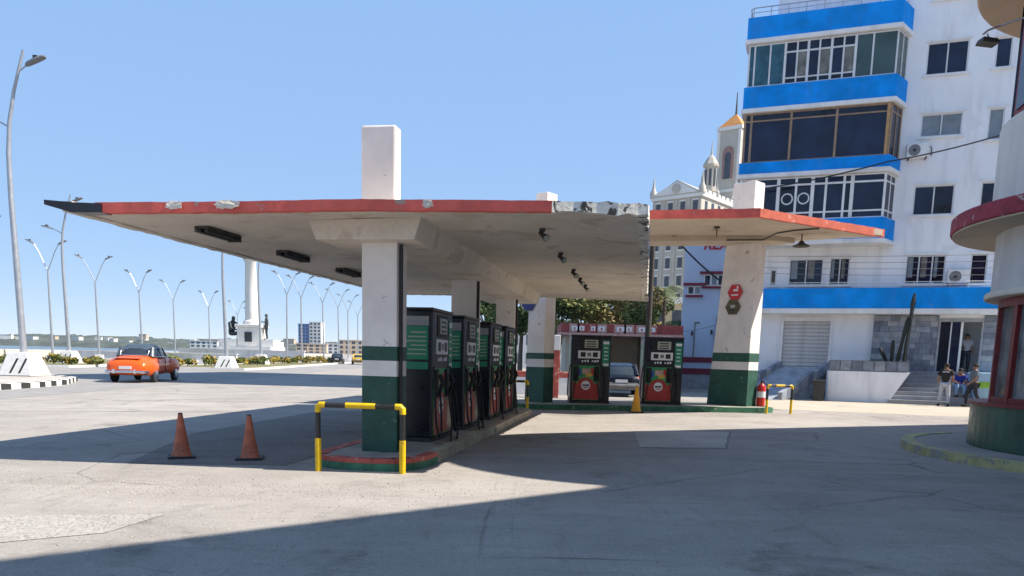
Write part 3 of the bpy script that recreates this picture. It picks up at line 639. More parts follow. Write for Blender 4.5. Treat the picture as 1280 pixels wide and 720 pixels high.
# ---- barriers
def barrier(pa, pb, label, h=.9, r=.039):
    pa = Vector(pa); pb = Vector(pb); t = thing('pipe_barrier', label, 'barrier', pa, 0, 'yellow and black pipe barriers'); d = pb - pa; d.z = 0; ln = d.length; d.normalize()
    for q in (0.0, ln):
        b = d * q
        po = MB().tube([(b.x, b.y, .44), (b.x, b.y, h - .06)], r * .92, 10).build('post', M_bblack, t, smooth=True)
        MB().tube([(b.x, b.y, -.0), (b.x, b.y, .45)], r * 1.12, 10).build('yellow_sleeve', M_yellow, po, smooth=True)
        s_ = 1 if q == 0 else -1
        MB().tube([(b.x, b.y, h - .1), (b.x, b.y, h - .03), (b.x + d.x * s_ * .03, b.y + d.y * s_ * .03, h), (b.x + d.x * s_ * .1, b.y + d.y * s_ * .1, h)], r * 1.1, 10).build('yellow_elbow', M_yellow, po, smooth=True)
    for a0, a1, m, k in ((.08, .33, M_bblack, .9), (.33, .68, M_yellow, 1.0), (.68, .93, M_bblack, .9)):
        x = d * (ln * a0); y = d * (ln * a1); MB().tube([(x.x, x.y, h), (y.x, y.y, h)], r * k, 10).build('rail', m, t, smooth=True)
barrier(S(-4.28, 9.5), S(-3.14, 9.64), 'yellow and black pipe barrier in front of the near canopy column')
barrier(S(3.93, 25.1), S(4.72, 25.35), 'yellow and black pipe barrier beside the fire extinguisher')
barrier(S(-4.25, 21.75), S(-3.3, 21.75), 'yellow and black pipe barrier at the far end of the long island')

# ---- cones
def cone(p, label, h, m, rb=.13, base=.19):
    t = thing('traffic_cone', label, 'traffic cone', p, random.uniform(0, .5), 'traffic cones')
    MB().prism([(-base, -base), (base, -base), (base, base), (-base, base)], 0.0, .035).build('base', M_blackm, t, bevel=.012)
    MB().lathe([(rb + .02, .034), (rb, .06), (rb * .66, h * .45), (.034, h - .03), (.03, h), (.018, h), (.016, h - .02)], 18).build('body', m, t, smooth=True)
    MB().lathe([(.036, h - .07), (.031, h + .004), (.012, h + .004)], 14).build('tip', M_dark, t)
cone(S(-6.67, 10.04), 'weathered orange traffic cone at left in the canopy shadow', .66, M_cone)
cone(S(-5.68, 10.22), 'weathered orange traffic cone closer to the pipe barrier', .66, M_cone)
cone(S(-.17, 23.5), 'yellow orange traffic cone in front of the rear pump', .82, M_cone2, .15, .2)

# ---- fire extinguisher
t = thing('fire_extinguisher', 'red fire extinguisher standing right of the leaning column', 'fire extinguisher', (8.3, 25.35, .16))
MB().lathe([(.12, 0), (.14, .02), (.14, .62), (.12, .7), (.05, .76), (.04, .8)], 16).build('cylinder', M_extred, t, smooth=True)
MB().lathe([(.143, .3), (.143, .5)], 16).build('instruction_label', M_signwhite, t); MB().box(-.03, .03, -.1, .03, .79, .85).build('valve', M_dark, t); MB().tube([(0, -.08, .86), (0, -.02, .88), (0, .08, .86)], .015, 6).build('handle', M_dark, t)
MB().tube([(.03, -.02, .8), (.16, -.04, .75), (.18, -.04, .45), (.16, -.04, .2)], .016, 6).build('hose', M_blackm, t, smooth=True)
# ---- dark timber pole
t = thing('utility_pole', 'dark timber pole behind the rear pump with the yellow cone', 'pole', (5.2, 30.0, 0))
MB().tube([(0, 0, 0), (.02, 0, 3.5), (.03, 0, 7.0)], [.13, .115, .1], 10).build('shaft', mat('dark_timber', (.05, .042, .036), .9, .3, 5), t, smooth=True)

# ================================================================ blue and white apartment building
M_wall = mat('apartment_white_render', (0.8, 0.81, 0.84), 0.85, 0.05, 0.5, bump=0.1, bscale=14, streak=0.3, chip=(0.74, 0.74, 0.755), chip_amt=0.2, chip_scale=0.7)
M_blue = mat('apartment_blue_paint', (0.0, 0.26, 0.76), 0.75, 0.24, 1.2, bump=0.15, bscale=12, streak=0.16, spec=0.2, chip=(0.2, 0.27, 0.4), chip_amt=0.06, chip_scale=1.6)
M_trim = mat('white_trim', (0.74, 0.74, 0.74), 0.75, 0.1, 2.0, streak=0.25)
M_alu = mat('aluminium_frame', (0.62, 0.63, 0.64), 0.45, 0.08, 3.0)
M_wood = mat('brown_wood_frame', (0.30, 0.20, 0.13), 0.7, 0.25, 5.0)
M_wood2 = mat('pale_wood_post', (0.45, 0.27, 0.12), 0.7, 0.2, 5.0)
GL = [glass('dark_glass', (0.01, 0.014, 0.028), .06, .7, 1.6), glass('navy_glass', (0.012, 0.018, 0.045), .06, .5, .9), glass('greenish_glass', (0.05, 0.085, 0.085)), glass('curtain_glass', (0.16, 0.15, 0.13), .15, .5, 3.0), glass('grey_glass', (0.2, 0.23, 0.26), .12, .25, 1.5), glass('teal_glass', (0.03, 0.10, 0.14), .08, .4, 3.0)]
AO = Vector((11.8, 37.1, 0)); AR = R(-20.5)
apt = thing('apartment_building', 'tall white apartment block with bright blue balcony bands and glazed bays', 'building', AO, AR)
WINS = [(6.2, 7.8, 14.2, 15.53, 2, 1), (8.8, 9.4, 14.25, 15.46, 1, 1), (6.22, 7.82, 11.63, 12.58, 2, 4), (8.8, 9.38, 11.33, 12.62, 1, 4), (6.2, 7.8, 8.3, 9.57, 2, 0), (8.8, 9.39, 8.0, 9.6, 1, 0),
        (6.15, 7.74, 5.3, 6.56, 3, 0), (8.7, 9.35, 5.3, 6.57, 1, 0), (1.2, 2.7, 5.3, 6.5, 2, 0), (2.97, 3.84, 5.3, 6.53, 2, 0), (.37, .65, 5.3, 6.04, 1, 0), (6.3, 7.7, 17.25, 18.6, 2, 4), (8.8, 9.4, 17.25, 18.6, 1, 0)]
GAR = (1.15, 3.2, 1.48, 3.63); ENT = (7.78, 9.45, 1.42, 3.65)
def holed_wall(x0, x1, z0, z1, y0, y1, holes):
    xs = sorted({x0, x1, *[h[0] for h in holes], *[h[1] for h in holes]}); zs = sorted({z0, z1, *[h[2] for h in holes], *[h[3] for h in holes]})
    idx = {}; V_ = []; F_ = []
    def vid(x, y, z):
        k = (round(x, 4), round(y, 4), round(z, 4))
        if k not in idx: idx[k] = len(V_); V_.append(k)
        return idx[k]
    nx, nz = len(xs) - 1, len(zs) - 1
    solid = [[not any(h[0] - 1e-6 <= (xs[i] + xs[i + 1]) / 2 <= h[1] and h[2] <= (zs[j] + zs[j + 1]) / 2 <= h[3] for h in holes) for j in range(nz)] for i in range(nx)]
    for i in range(nx):
        for j in range(nz):
            if not solid[i][j]: continue
            a, b_, c, d = xs[i], xs[i + 1], zs[j], zs[j + 1]
            F_.append((vid(a, y0, c), vid(b_, y0, c), vid(b_, y0, d), vid(a, y0, d))); F_.append((vid(a, y1, d), vid(b_, y1, d), vid(b_, y1, c), vid(a, y1, c)))
            for di, dj, e in ((-1, 0, ((a, c), (a, d))), (1, 0, ((b_, c), (b_, d))), (0, -1, ((a, c), (b_, c))), (0, 1, ((a, d), (b_, d)))):
                ii, jj = i + di, j + dj
                if not (0 <= ii < nx and 0 <= jj < nz) or not solid[ii][jj]:
                    (p, q), (r_, s_) = e; F_.append((vid(p, y0, q), vid(r_, y0, s_), vid(r_, y1, s_), vid(p, y1, q)))
    return MB().add(V_, F_)
holes = [w[:4] for w in WINS] + [GAR, ENT]
holed_wall(-.1, 10.2, 0, 46, 0, .25, holes).build('wall', M_wall, apt)
MB().box(-.1, 10.2, 1.6, 17, 0, 46).build('wall', M_wall, apt); MB().box(-.1, .1, .25, 1.6, 0, 46).build('wall', M_wall, apt); MB().box(10.0, 10.2, .25, 1.6, 0, 46).build('wall', M_wall, apt)
MB().box(-.1, 10.2, .25, 1.6, 1.2, 1.41).build('floor_slab', M_trim, apt); MB().box(-.1, 10.2, .25, 1.6, 4.2, 4.4).build('floor_slab', M_trim, apt)
for (x0, x1, z0, z1, n, gi) in WINS:
    f = MB(); w = .055; y0, y1 = .03, .12
    f.box(x0, x1, y0, y1, z0, z0 + w).box(x0, x1, y0, y1, z1 - w, z1).box(x0, x0 + w, y0, y1, z0 + w, z1 - w).box(x1 - w, x1, y0, y1, z0 + w, z1 - w)
    for k in range(1, n): xx = x0 + (x1 - x0) * k / n; f.box(xx - w / 2, xx + w / 2, y0, y1, z0 + w, z1 - w)
    fr = f.build('window', M_alu, apt)
    for k in range(n):
        a = x0 + (x1 - x0) * k / n + .03; b_ = x0 + (x1 - x0) * (k + 1) / n - .03; MB().box(a, b_, .08, .1, z0 + .03, z1 - .03).build('pane', GL[gi] if gi else GL[0 if (k + int(z0 * 3)) % 2 else 1], fr)
        if z0 < 7 and x1 - x0 > .8: MB().box(a + .06, a + .06 + (b_ - a) * random.uniform(.25, .5), .075, .079, z0 + .3, z1 - .08).build('curtain', GL[3 if k % 2 else 4], fr)
    MB().box(x0 - .12, x1 + .12, -.1, .05, z0 - .1, z0 - .005).build('sill', M_trim, fr); MB().box(x0 - .1, x1 + .1, -.045, -.002, z1 + .02, z1 + .1).build('lintel', M_trim, fr)
# bays
def bayplan(i): return [(-1.3 + i, 0), (-1.3 + i, -1.2 + i), (5.0 - i * .6, -1.2 + i), (5.55 - i, 0)]
for (z0, z1) in ((16.07, 17.0), (13.1, 14.03), (10.22, 10.72), (7.2, 8.1)):
    bd = MB().prism([(x, y - (.0 if y == 0 else 0)) for x, y in bayplan(0)], z0, z1).build('balcony_band', M_blue, apt, bevel=.02)
    MB().prism(bayplan(-.06), z0 - .2, z0 - .002).build('slab_edge', M_trim, bd, bevel=.03)
def bay_glaze(z0, z1, xs, m, glassf, transoms=(), wpost=.07, thick_posts=()):
    fr = MB(); i = .14; y = -1.2 + i; xl = -1.3 + i; xr = 5.0 - i * .6
    for x in [xl] + xs + [xr]:
        w = wpost * (1.5 if x in thick_posts else 1); fr.box(x - w / 2, x + w / 2, y - .045, y + .045, z0, z1)
    for (ta, tb, tz, tw) in list(transoms) + [(xl, xr, z0 + .03, .06), (xl, xr, z1 - .03, .06)]: fr.box(ta, tb, y - .036, y + .036, tz - tw / 2, tz + tw / 2)
    a = Vector((xr, y)); c = Vector((5.55 - i, 0)); d = c - a
    def onside(t0, t1, za, zb, th): 
        p = a + d * t0; q = a + d * t1; n_ = Vector((d.y, -d.x)).normalized() * th
        return [(p.x - n_.x, p.y - n_.y), (q.x - n_.x, q.y - n_.y), (q.x + n_.x, q.y + n_.y), (p.x + n_.x, p.y + n_.y)]
    fr.prism(onside(.9, 1.0, 0, 0, .04), z0, z1).prism(onside(.45, .52, 0, 0, .034), z0, z1)
    for (tz) in (z0 + .03, z1 - .03, *[t[2] for t in transoms if t[1] - t[0] > 5]): fr.prism(onside(.02, .98, 0, 0, .03), tz - .03, tz + .03)
    o = fr.build('bay_window', m, apt)
    P_ = [xl] + xs + [xr]
    zt = sorted({z0, z1, *[t[2] for t in transoms]})
    for k in range(len(P_) - 1):
        cuts = [z0] + sorted(t[2] for t in transoms if t[0] - .01 <= P_[k] and P_[k + 1] <= t[1] + .01) + [z1]
        for j in range(len(cuts) - 1): MB().box(P_[k] + .02, P_[k + 1] - .02, y - .008, y + .008, cuts[j] + .02, cuts[j + 1] - .02).build('pane', glassf(k, j, len(cuts)), o)
    MB().prism(onside(.03, .95, 0, 0, .008), z0 + .03, z1 - .03).build('pane', glassf(len(P_), 0, 1), o)
    return o
def g3(k, j, n):
    if k in (0, 1, 2): return GL[5]
    if n > 2: return GL[0] if j != 1 else (GL[3] if k in (4, 6, 8) else GL[1])
    return GL[2]
bay_glaze(14.03, 15.85, [-.92, -.25, .39, .89, 1.35, 1.82, 2.31, 2.8, 3.28, 3.97], M_alu, g3, [(.39, 3.28, 15.4, .07), (.39, 3.28, 14.3, .06)], .07, (.39, 1.35, 2.31, 3.28))
bay_glaze(10.72, 12.88, [-.88, .84, 2.74], M_wood, lambda k, j, n: GL[1] if j == 0 or n == 1 else GL[0], [(-1.2, 4.95, 12.55, .06)], .1)
bay_glaze(8.1, 10.0, [.5, 1.26, 1.96, 2.52, 3.27, 3.6], M_trim, lambda k, j, n: GL[0] if k in (1, 2, 5) else GL[1], [(-1.2, 4.95, 9.66, .08), (-1.2, 4.95, 8.42, .07)], .1, (.5, 1.96, 3.6))
MB().box(4.74, 4.86, -1.12, -1.0, 10.72, 12.88).build('corner_post', M_wood2, apt)
for x in (1.26, 1.96):                                                          # etched rings on two door panes
    MB().loft([[(x - .36 + r_ * math.cos(a * math.pi / 12), -1.085 + yy, 9.05 + r_ * math.sin(a * math.pi / 12)) for a in range(25)] for r_, yy in ((.2, 0), (.26, 0), (.26, .012), (.2, .012))], cap=False, closed=False).build('etched_ring', M_alu, apt)
rl = thing('terrace_railing', 'thin metal railing on the roof terrace of the top glazed bay', 'railing', AO + Matrix.Rotation(AR, 3, 'Z') @ Vector((-1.2, -1.1, 17.0)), AR)
MB().tube([(0, 1.0, .42), (0, .15, .42), (.12, 0, .42), (6.1, 0, .42), (6.5, .9, .42)], .025, 6).build('top_rail', M_steel, rl)
MB().tube([(0, 1.0, .22), (0, .15, .22), (.12, 0, .22), (6.1, 0, .22), (6.5, .9, .22)], .015, 6).build('mid_rail', M_steel, rl)
for k in range(9): MB().tube([(.12 + .74 * k, 0, 0), (.12 + .74 * k, 0, .42)], .018, 6).build('post', M_steel, rl)
# first floor parapet strip, slab edge, railing
sb = MB().box(-.06, 10.22, -.62, -.45, 4.19, 5.1).build('parapet', M_blue, apt, bevel=.015)
MB().box(-.05, 10.21, -.66, -.002, 3.94, 4.185).build('slab_edge', M_trim, apt, bevel=.03)
rg = thing('parapet_railing', 'thin white railing bars above the long blue parapet strip', 'railing', AO, AR)
for z in (5.22, 5.36): MB().tube([(0, -.53, z), (10.1, -.53, z)], .014, 5).build('rail', M_trim, rg)
for k in range(15): MB().tube([(.1 + .71 * k, -.53, 5.1), (.1 + .71 * k, -.53, 5.36)], .012, 5).build('post', M_trim, rg)
# clapboard lines of the first floor
for k in range(9): MB().box(-.09, 10.19, -.012, -.001, 5.35 + .19 * k, 5.362 + .19 * k).build('groove_board', M_trim, apt) if False else None
# shutter door
sh = MB().box(GAR[0] - .14, GAR[0] - .01, -.06, .06, 1.45, 3.7).box(GAR[1] + .01, GAR[1] + .14, -.06, .06, 1.45, 3.7).box(GAR[0] - .14, GAR[1] + .14, -.06, .06, 3.7, 3.84).build('garage_door', M_trim, apt)
me = MB().add([(0, 0, 0), (2.03, 0, 0), (2.03, -.03, .03), (2.03, -.03, .15), (2.03, 0, .175), (0, 0, .175), (0, -.03, .15), (0, -.03, .03)], [(0, 1, 2, 7), (7, 2, 3, 6), (6, 3, 4, 5), (0, 7, 6, 5), (1, 4, 3, 2), (0, 5, 4, 1)]).mesh('slat', mat('shutter_grey', (.5, .5, .5), .6, .12, 3, streak=.3))
for k in range(12): shared('slat', me, sh, (1.16, .12, 1.5 + .178 * k))
# stone cladding and entrance
M_stone = [mat('stone_a', (.2, .225, .275), .8, .3, 3, bump=.3), mat('stone_b', (.26, .285, .33), .8, .3, 3, bump=.3), mat('stone_c', (.15, .17, .215), .8, .3, 3, bump=.3), mat('stone_d', (.31, .325, .35), .8, .25, 3, bump=.3)]
st = MB().box(5.05, 7.7, -.05, -.002, 1.42, 3.92).build('stone_cladding', M_stone[2], apt); rnd = random.Random(4)
for j in range(10):
    x = 5.06 - (.2 if j % 2 else 0); z = 1.44 + .247 * j
    while x < 7.66:
        w = rnd.uniform(.35, .62); a = max(x, 5.06); b_ = min(x + w, 7.68)
        if b_ - a > .08: MB().box(a, b_ - .012, -.05 - rnd.uniform(.015, .05), -.04, z, z + .235).build('stone', M_stone[rnd.randrange(4)], st)
        x += w
for x0, x1 in ((9.47, 10.15),):
    s2 = MB().box(x0, x1, -.05, -.002, 1.42, 3.92).build('stone_cladding', M_stone[1], apt)
    for j in range(10): MB().box(x0 + .01, x1 - .01 - .2 * (j % 2), -.09, -.04, 1.44 + .247 * j, 1.675 + .247 * j).build('stone', M_stone[rnd.randrange(4)], s2)
en = MB().box(7.7, 7.78, -.06, .2, 1.42, 3.72).box(7.78, 9.47, -.06, .2, 3.652, 3.78).build('entrance_door', M_stone[3], apt)
MB().box(8.6, 8.69, .02, .14, 1.425, 3.64).build('door_post', M_trim, en); MB().box(8.2, 8.25, .04, .12, 1.425, 3.64).build('door_post', M_alu, en)
MB().box(7.8, 8.2, .07, .09, 1.43, 3.62).build('pane', GL[0], en); MB().box(8.26, 8.59, .07, .09, 1.43, 3.62).build('pane', GL[1], en)
# steps, painted block, planter wall
stp = thing('entrance_steps', 'grey concrete steps rising to the dark apartment entrance', 'steps', AO, AR)
M_step = mat('step_concrete', (.3, .31, .34), .85, .2, 2, bump=.2, bscale=18)
for k in range(8): MB().box(5.72 + .10 * k, 8.93, -2.4 + .28 * k, -.07, .178 * k + .001, .178 * (k + 1) - .03).box(5.70 + .10 * k, 8.935, -2.435 + .28 * k, -.065, .178 * (k + 1) - .0299, .178 * (k + 1)).build('step', M_step, stp)
t = thing('painted_block', 'pale blue block with a green patch at the right of the steps', 'wall', AO, AR)
pb = MB().box(8.95, 10.15, -2.4, -.08, 0, 1.43).build('wall', mat('pale_blue_paint', (.3, .47, .62), .8, .12, 2, streak=.2), t, bevel=.02); MB().box(8.97, 9.55, -2.408, -2.39, .8, 1.05).build('green_patch', mat('lime_paint', (.25, .5, .06), .8, .2, 4), pb)
pt = thing('planter', 'white rendered planter wall with a dark stone trough on top', 'planter', AO, AR)
MB().loft([[(3.25, y, 0), (5.7, y, 0), (6.48, y, 1.35), (3.2, y, 1.35)] for y in (-2.25, -1.95)]).build('wall', M_wall, pt, bevel=.015); MB().box(3.2, 3.5, -1.95, -.07, 0, 1.35).build('wall', M_wall, pt)
tr = MB().box(3.22, 6.44, -2.2, -1.35, 1.352, 1.8).build('trough', M_stone[2], pt)
for k in range(7): MB().box(3.24 + .455 * k, 3.66 + .455 * k, -2.24, -2.19, 1.39, 1.8).build('stone', M_stone[k % 3], tr, bevel=.01)
MB().box(3.3, 6.3, -2.1, -1.45, 1.802, 1.82).build('soil', M_soil, tr)
M_cact = mat('cactus_skin', (.018, .024, .022), .8, .3, 4, bump=.3)
for k, (x, dx, h, r_, lb) in enumerate(((6.25, .16, 2.95, .07, 'tallest columnar cactus in the planter, rising in front of the blue strip'), (5.98, .28, 1.95, .075, 'leaning middle cactus in the planter'), (5.75, .0, .95, .075, 'short upright cactus in the planter'), (5.55, -.3, .6, .085, 'short cactus bent to the left in the planter'))):
    t = thing('columnar_cactus', lb, 'plant', AO + Matrix.Rotation(AR, 3, 'Z') @ Vector((x, -1.75, 1.81)), AR, 'cacti in the entrance planter')
    rings = []
    for j in range(9):
        q = j / 8; rr_ = r_ * 1.25 * (0.92 + .1 * math.sin(q * 9 + k)) * (1 if q < .92 else .55); rr_ *= 1.25 if (k == 0 and .78 < q < .95) else 1
        rings.append([(dx * q + rr_ * (1 if i % 2 else .8) * math.cos(i * math.pi / 6), rr_ * (1 if i % 2 else .8) * math.sin(i * math.pi / 6), h * q) for i in range(12)])
    MB().loft(rings).build('stem', M_cact, t)
# ramp up to the shutter door
rp = thing('loading_ramp', 'dark stone edged ramp leading up to the grey shutter door', 'ramp', AO, AR)
RA, RB, RC, RD = Vector((1.1, -.07, 1.46)), Vector((3.2, -.07, 1.46)), Vector((1.25, -3.3, .02)), Vector((-.9, -3.3, .02))
M_ramp = mat('ramp_stone', (.3, .33, .38), .85, .3, 2.5, bump=.3, bscale=12)
MB().loft([[(p.x, p.y, 0) for p in (RA, RB, RC, RD)], [tuple(p) for p in (RA, RB, RC, RD)]]).build('slope', M_ramp, rp)
for (a, c, n_) in ((RB, RC, 9), (RA, RD, 9)):
    q = Vector((.1, 0, 0))
    for k in range(n_):
        p0_ = a.lerp(c, (k + .02) / n_); p1_ = a.lerp(c, (k + .97) / n_); hgt = random.uniform(.24, .34)
        MB().loft([[(p.x - .1, p.y, max(0, p.z - .2)), (p.x + .1, p.y, max(0, p.z - .2)), (p.x + .1, p.y, p.z + hgt), (p.x - .1, p.y, p.z + hgt)] for p in (p0_, p1_)]).build('stone', M_stone[(k * 3 + 1) % 4], rp, bevel=.015)
t = thing('litter_bin', 'dark bin tucked under the ramp beside the planter wall', 'bin', AO + Matrix.Rotation(AR, 3, 'Z') @ Vector((2.85, -2.75, 0)), AR)
MB().loft([[(-.2, -.2, 0), (.2, -.2, 0), (.2, .2, 0), (-.2, .2, 0)], [(-.26, -.24, .85), (.26, -.24, .85), (.26, .24, .85), (-.26, .24, .85)]]).build('body', M_dark, t, bevel=.02); MB().box(-.28, .28, -.26, .26, .852, .92).build('lid', M_dark, t, bevel=.02)
# air conditioners
for (x, z, lb) in ((5.72, 10.72, 'white air conditioner on the wall right of the second glazed bay'), (7.8, 5.28, 'white air conditioner on the ledge above the blue strip')):
    t = thing('air_conditioner', lb, 'air conditioner', AO + Matrix.Rotation(AR, 3, 'Z') @ Vector((x, -.02, z)), AR, 'wall mounted air conditioners')
    MB().box(0, .88, -.36, -.03, 0, .6).build('case', M_trim, t, bevel=.025); MB().loft([[(.3 + .24 * math.cos(a * math.pi / 10), y, .3 + .24 * math.sin(a * math.pi / 10)) for a in range(20)] for y in (-.372, -.35)]).build('fan_grille', M_grey, t)
    MB().loft([[(.3 + .07 * math.cos(a * math.pi / 6), y, .3 + .07 * math.sin(a * math.pi / 6)) for a in range(12)] for y in (-.385, -.36)]).build('fan_hub', M_dark, t)
    for k in (.1, .78): MB().box(k - .02, k + .02, -.4, -.0, -.06, -.002).build('bracket', M_dark, t)
    MB().tube([(.85, -.1, .5), (1.0, -.05, .45), (1.02, -.03, .1)], .02, 6).build('pipe', M_dark, t)

def wire(pts, sag, label, r=.012, m=None):
    out = []
    for a, c in zip(pts[:-1], pts[1:]):
        a = Vector(a); c = Vector(c)
        for k in range(10): q = k / 10; p = a.lerp(c, q); p.z -= sag * 4 * q * (1 - q); out.append(p)
    out.append(Vector(pts[-1])); o = MB().tube(out, r, 5).build('overhead_cable', m or M_blackm); tag(o, label, 'cable', 'overhead cables'); return o
def AP(x, y, z): return AO + Matrix.Rotation(AR, 3, 'Z') @ Vector((x, y, z))
wire([AP(-1.0, -1.5, 9.4), AP(4.9, -1.45, 10.35), AP(10.0, -1.5, 11.4)], .12, 'thick black cable drooping across the white wall below the air conditioner', .03)
for k in range(4): wire([AP(-.3, -1.3 + .1 * k, 5.75 + .27 * k), AP(11, -1.3 + .1 * k, 5.55 + .3 * k)], .08, 'thin cable running along the first floor wall above the blue strip', .01, M_grey)

# ================================================================ light blue building with red lettering
M_lb = mat('light_blue_render', (0.5, 0.58, 0.72), .85, .06, .6, streak=.12)
M_maroon = mat('maroon_paint', (.2, .02, .04), .7, .2, 3)
rx = thing('light_blue_building', 'light blue rendered building with red REX lettering and maroon ledges', 'building', (9.75, 45.0, 0), R(-13.5))
MB().box(0, 7.0, 0, 12, 0, 9.4).build('wall', M_lb, rx); MB().box(-.15, 7.1, -.15, 12.1, 9.402, 9.6).build('roof_edge', M_trim, rx)
text_mesh('lettering', 'REX', .78, mat('rex_red', (.5, .01, .03), .5, .1, 3), rx, (1.0, -.02, 8.02), (R(90), 0, 0), .02, .25, .02)
for (x0, x1, z0, z1) in ((1.15, 2.3, 5.95, 6.6), (.25, 1.0, 5.45, 5.95)):
    w = MB().box(x0, x1, -.03, -.002, z0, z1).build('window', M_trim, rx); n = 3 if x1 - x0 > 1 else 2
    for k in range(n): MB().box(x0 + .06 + (x1 - x0) * k / n, x0 - .05 + (x1 - x0) * (k + 1) / n, -.045, -.025, z0 + .07, z1 - .07).build('pane', GL[4 if k % 2 else 0], w)
    MB().box(x0 - .25, x1 + .3, -.22, -.002, z1 + .03, z1 + .16).build('ledge', M_maroon, w); MB().box(x0 - .1, x1 + .15, -.2, -.002, z0 - .14, z0 - .03).build('ledge', M_maroon, w)
MB().box(-.02, 7.02, -.06, -.001, 1.55, 1.85).build('maroon_stripe', M_maroon, rx); MB().box(-.02, 7.02, -.06, -.001, .85, 1.2).build('maroon_stripe', M_maroon, rx)
MB().box(-.015, 7.01, -.05, -.0015, 0, .8).build('stone_base', M_stone[3], rx)
dr = MB().box(.75, .82, -.04, -.002, 1.86, 3.9).box(.82, 1.05, -.04, -.002, 3.8, 3.9).build('downpipe', M_grey, rx)
for (x, z) in ((.6, 3.1), (1.7, 3.2), (2.1, 3.6)): MB().box(x, x + .1, -.12, -.002, z, z + .25).build('meter_box', M_dark, rx)
MB().box(2.0, 2.14, -.15, -.002, 2.2, 4.2).build('sign_board', M_bluesign, rx)
wire([(9.2, 44, 8.2), (11.4, 43, 6.05), (13.8, 42, 6.9)], .1, 'black cable dipping in front of the light blue wall', .05)
wire([(8.0, 43, 3.2), (13.5, 43, 4.6)], .4, 'thin grey cable looping low across the light blue wall', .015, M_grey)

# ================================================================ low shop strip behind the rear pumps
M_beige = mat('beige_render', (.5, .42, .32), .85, .12, 1, streak=.2)
sh_ = thing('forecourt_shop', 'low shop with a red fascia and white lettering behind the rear pumps', 'building', (2.4, 40.0, 0))
MB().box(.3, 2.0, .6, 4, 0, 2.8).build('wall', M_beige, sh_); MB().box(2.0, 4.6, 3.4, 4, 0, 2.8).build('wall', M_beige, sh_)
MB().box(4.6, 6.1, .6, 4, 0, 2.8).build('wall', mat('dark_plaster', (.25, .22, .18), .9, .3, 2), sh_)
fa = MB().box(0, 6.4, 0, 4.2, 2.95, 3.42).build('fascia', mat('faded_red_board', (.3, .06, .055), .7, .4, 1.5), sh_, bevel=.02)
MB().box(-.02, 6.42, -.02, 4.2, 2.82, 2.948).build('soffit_edge', M_pink, sh_)
for (x, w) in ((.55, .3), (.95, .26), (1.55, .24), (1.95, .34), (2.9, .4), (3.4, .3), (4.05, .36), (4.5, .42)):
    MB().box(x, x + w, -.03, -.001, 3.06, 3.29).build('lettering', M_signwhite, fa); MB().box(x - .12, x + w + .1, -.012, -.001, 2.97, 3.4).build('panel', M_pink if int(x * 10) % 3 else M_kred, fa); MB().box(x + w * .35, x + w * .6, -.034, -.028, 3.1, 3.22).build('lettering_counter', M_pred, fa)
MB().box(.6, 1.7, .55, .598, .8, 2.3).build('window', GL[0], sh_)
# painted low wall and red pillar
t = thing('low_wall', 'low white wall with a red stripe behind the bluish column', 'wall', (-.2, 33.0, 0))
MB().box(0, 3.0, 0, .3, 0, .75).build('wall', M_trim, t, bevel=.02); MB().box(-.01, 3.01, -.01, .31, .752, 1.0).build('coping', M_kred, t, bevel=.02)
t = thing('totem_pillar', 'red pillar with a white top beside the bluish column', 'pillar', (1.62, 30.5, 0))
MB().box(-.18, .18, -.15, .15, 0, 1.9).build('shaft', M_kred, t, bevel=.02); MB().box(-.19, .19, -.16, .16, 1.902, 2.5).build('cap', M_signwhite, t, bevel=.02)

# ================================================================ station building with rounded glazed kiosk (right)
M_kwhite = mat('kiosk_white_render', (.62, .6, .58), .85, .1, 1.0, bump=.15, bscale=14, streak=.3)
M_kredf = mat('kiosk_red_frame', (.2, .022, .022), .45, .2, 4)
M_kfas = mat('kiosk_red_fascia', (.28, .03, .05), .75, .3, 4, bump=.4, bscale=12, chip=(.4, .3, .28), chip_amt=.22, chip_scale=3)
M_kbase = mat('kiosk_green_tiles', (.03, .09, .06), .35, .3, 2, streak=.2)
M_kyel = mat('kerb_yellow_paint', (.4, .36, .17), .8, .3, 4, bump=.4, bscale=12, chip=(.28, .27, .23), chip_amt=.42, chip_scale=3)
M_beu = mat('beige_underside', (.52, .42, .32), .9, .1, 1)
M_kgl = glass('kiosk_glass', (.16, .17, .17), .07, .5, 2.2)
KC = Vector((11.5, 13.5)); KD = Vector((.908, .419)); KA = math.atan2(KD.y, KD.x)
def capsule(Rr, c=KC, ln=13.0, n=36):
    pts = [(c.x + Rr * math.cos(KA + math.pi / 2 + math.pi * k / n), c.y + Rr * math.sin(KA + math.pi / 2 + math.pi * k / n)) for k in range(n + 1)]
    e = c + KD * ln; q = Vector((-KD.y, KD.x)) * Rr
    return pts + [(e.x - q.x, e.y - q.y), (e.x + q.x, e.y + q.y)]
def kp(Rr, z0, z1, name, m, par, c=KC, bev=0.0, loc=None):
    return shift(MB().prism(capsule(Rr, c), z0, z1), (-KC.x, -KC.y, 0)).build(name, m, par, bevel=bev)
ks = thing('station_building', 'rounded station building at right with red framed glass, green base and curved slabs', 'building', (KC.x, KC.y, 0))
kw = struct(MB().prism(capsule(3.95), 0, .14).build('kiosk_pavement', G_conc, bevel=.02))
rim = capsule(4.0); rin = capsule(3.78); mb = MB()
for i in range(len(rim) - 1): mb.prism([rim[i], rim[i + 1], rin[i + 1], rin[i]], 0.0, .155)
mb.build('kerb_face', M_kyel, kw)
kp(2.85, .14, .98, 'base_wall', M_kbase, ks, bev=.02)
kp(2.9, .93, .985, 'base_sill', M_kredf, ks)
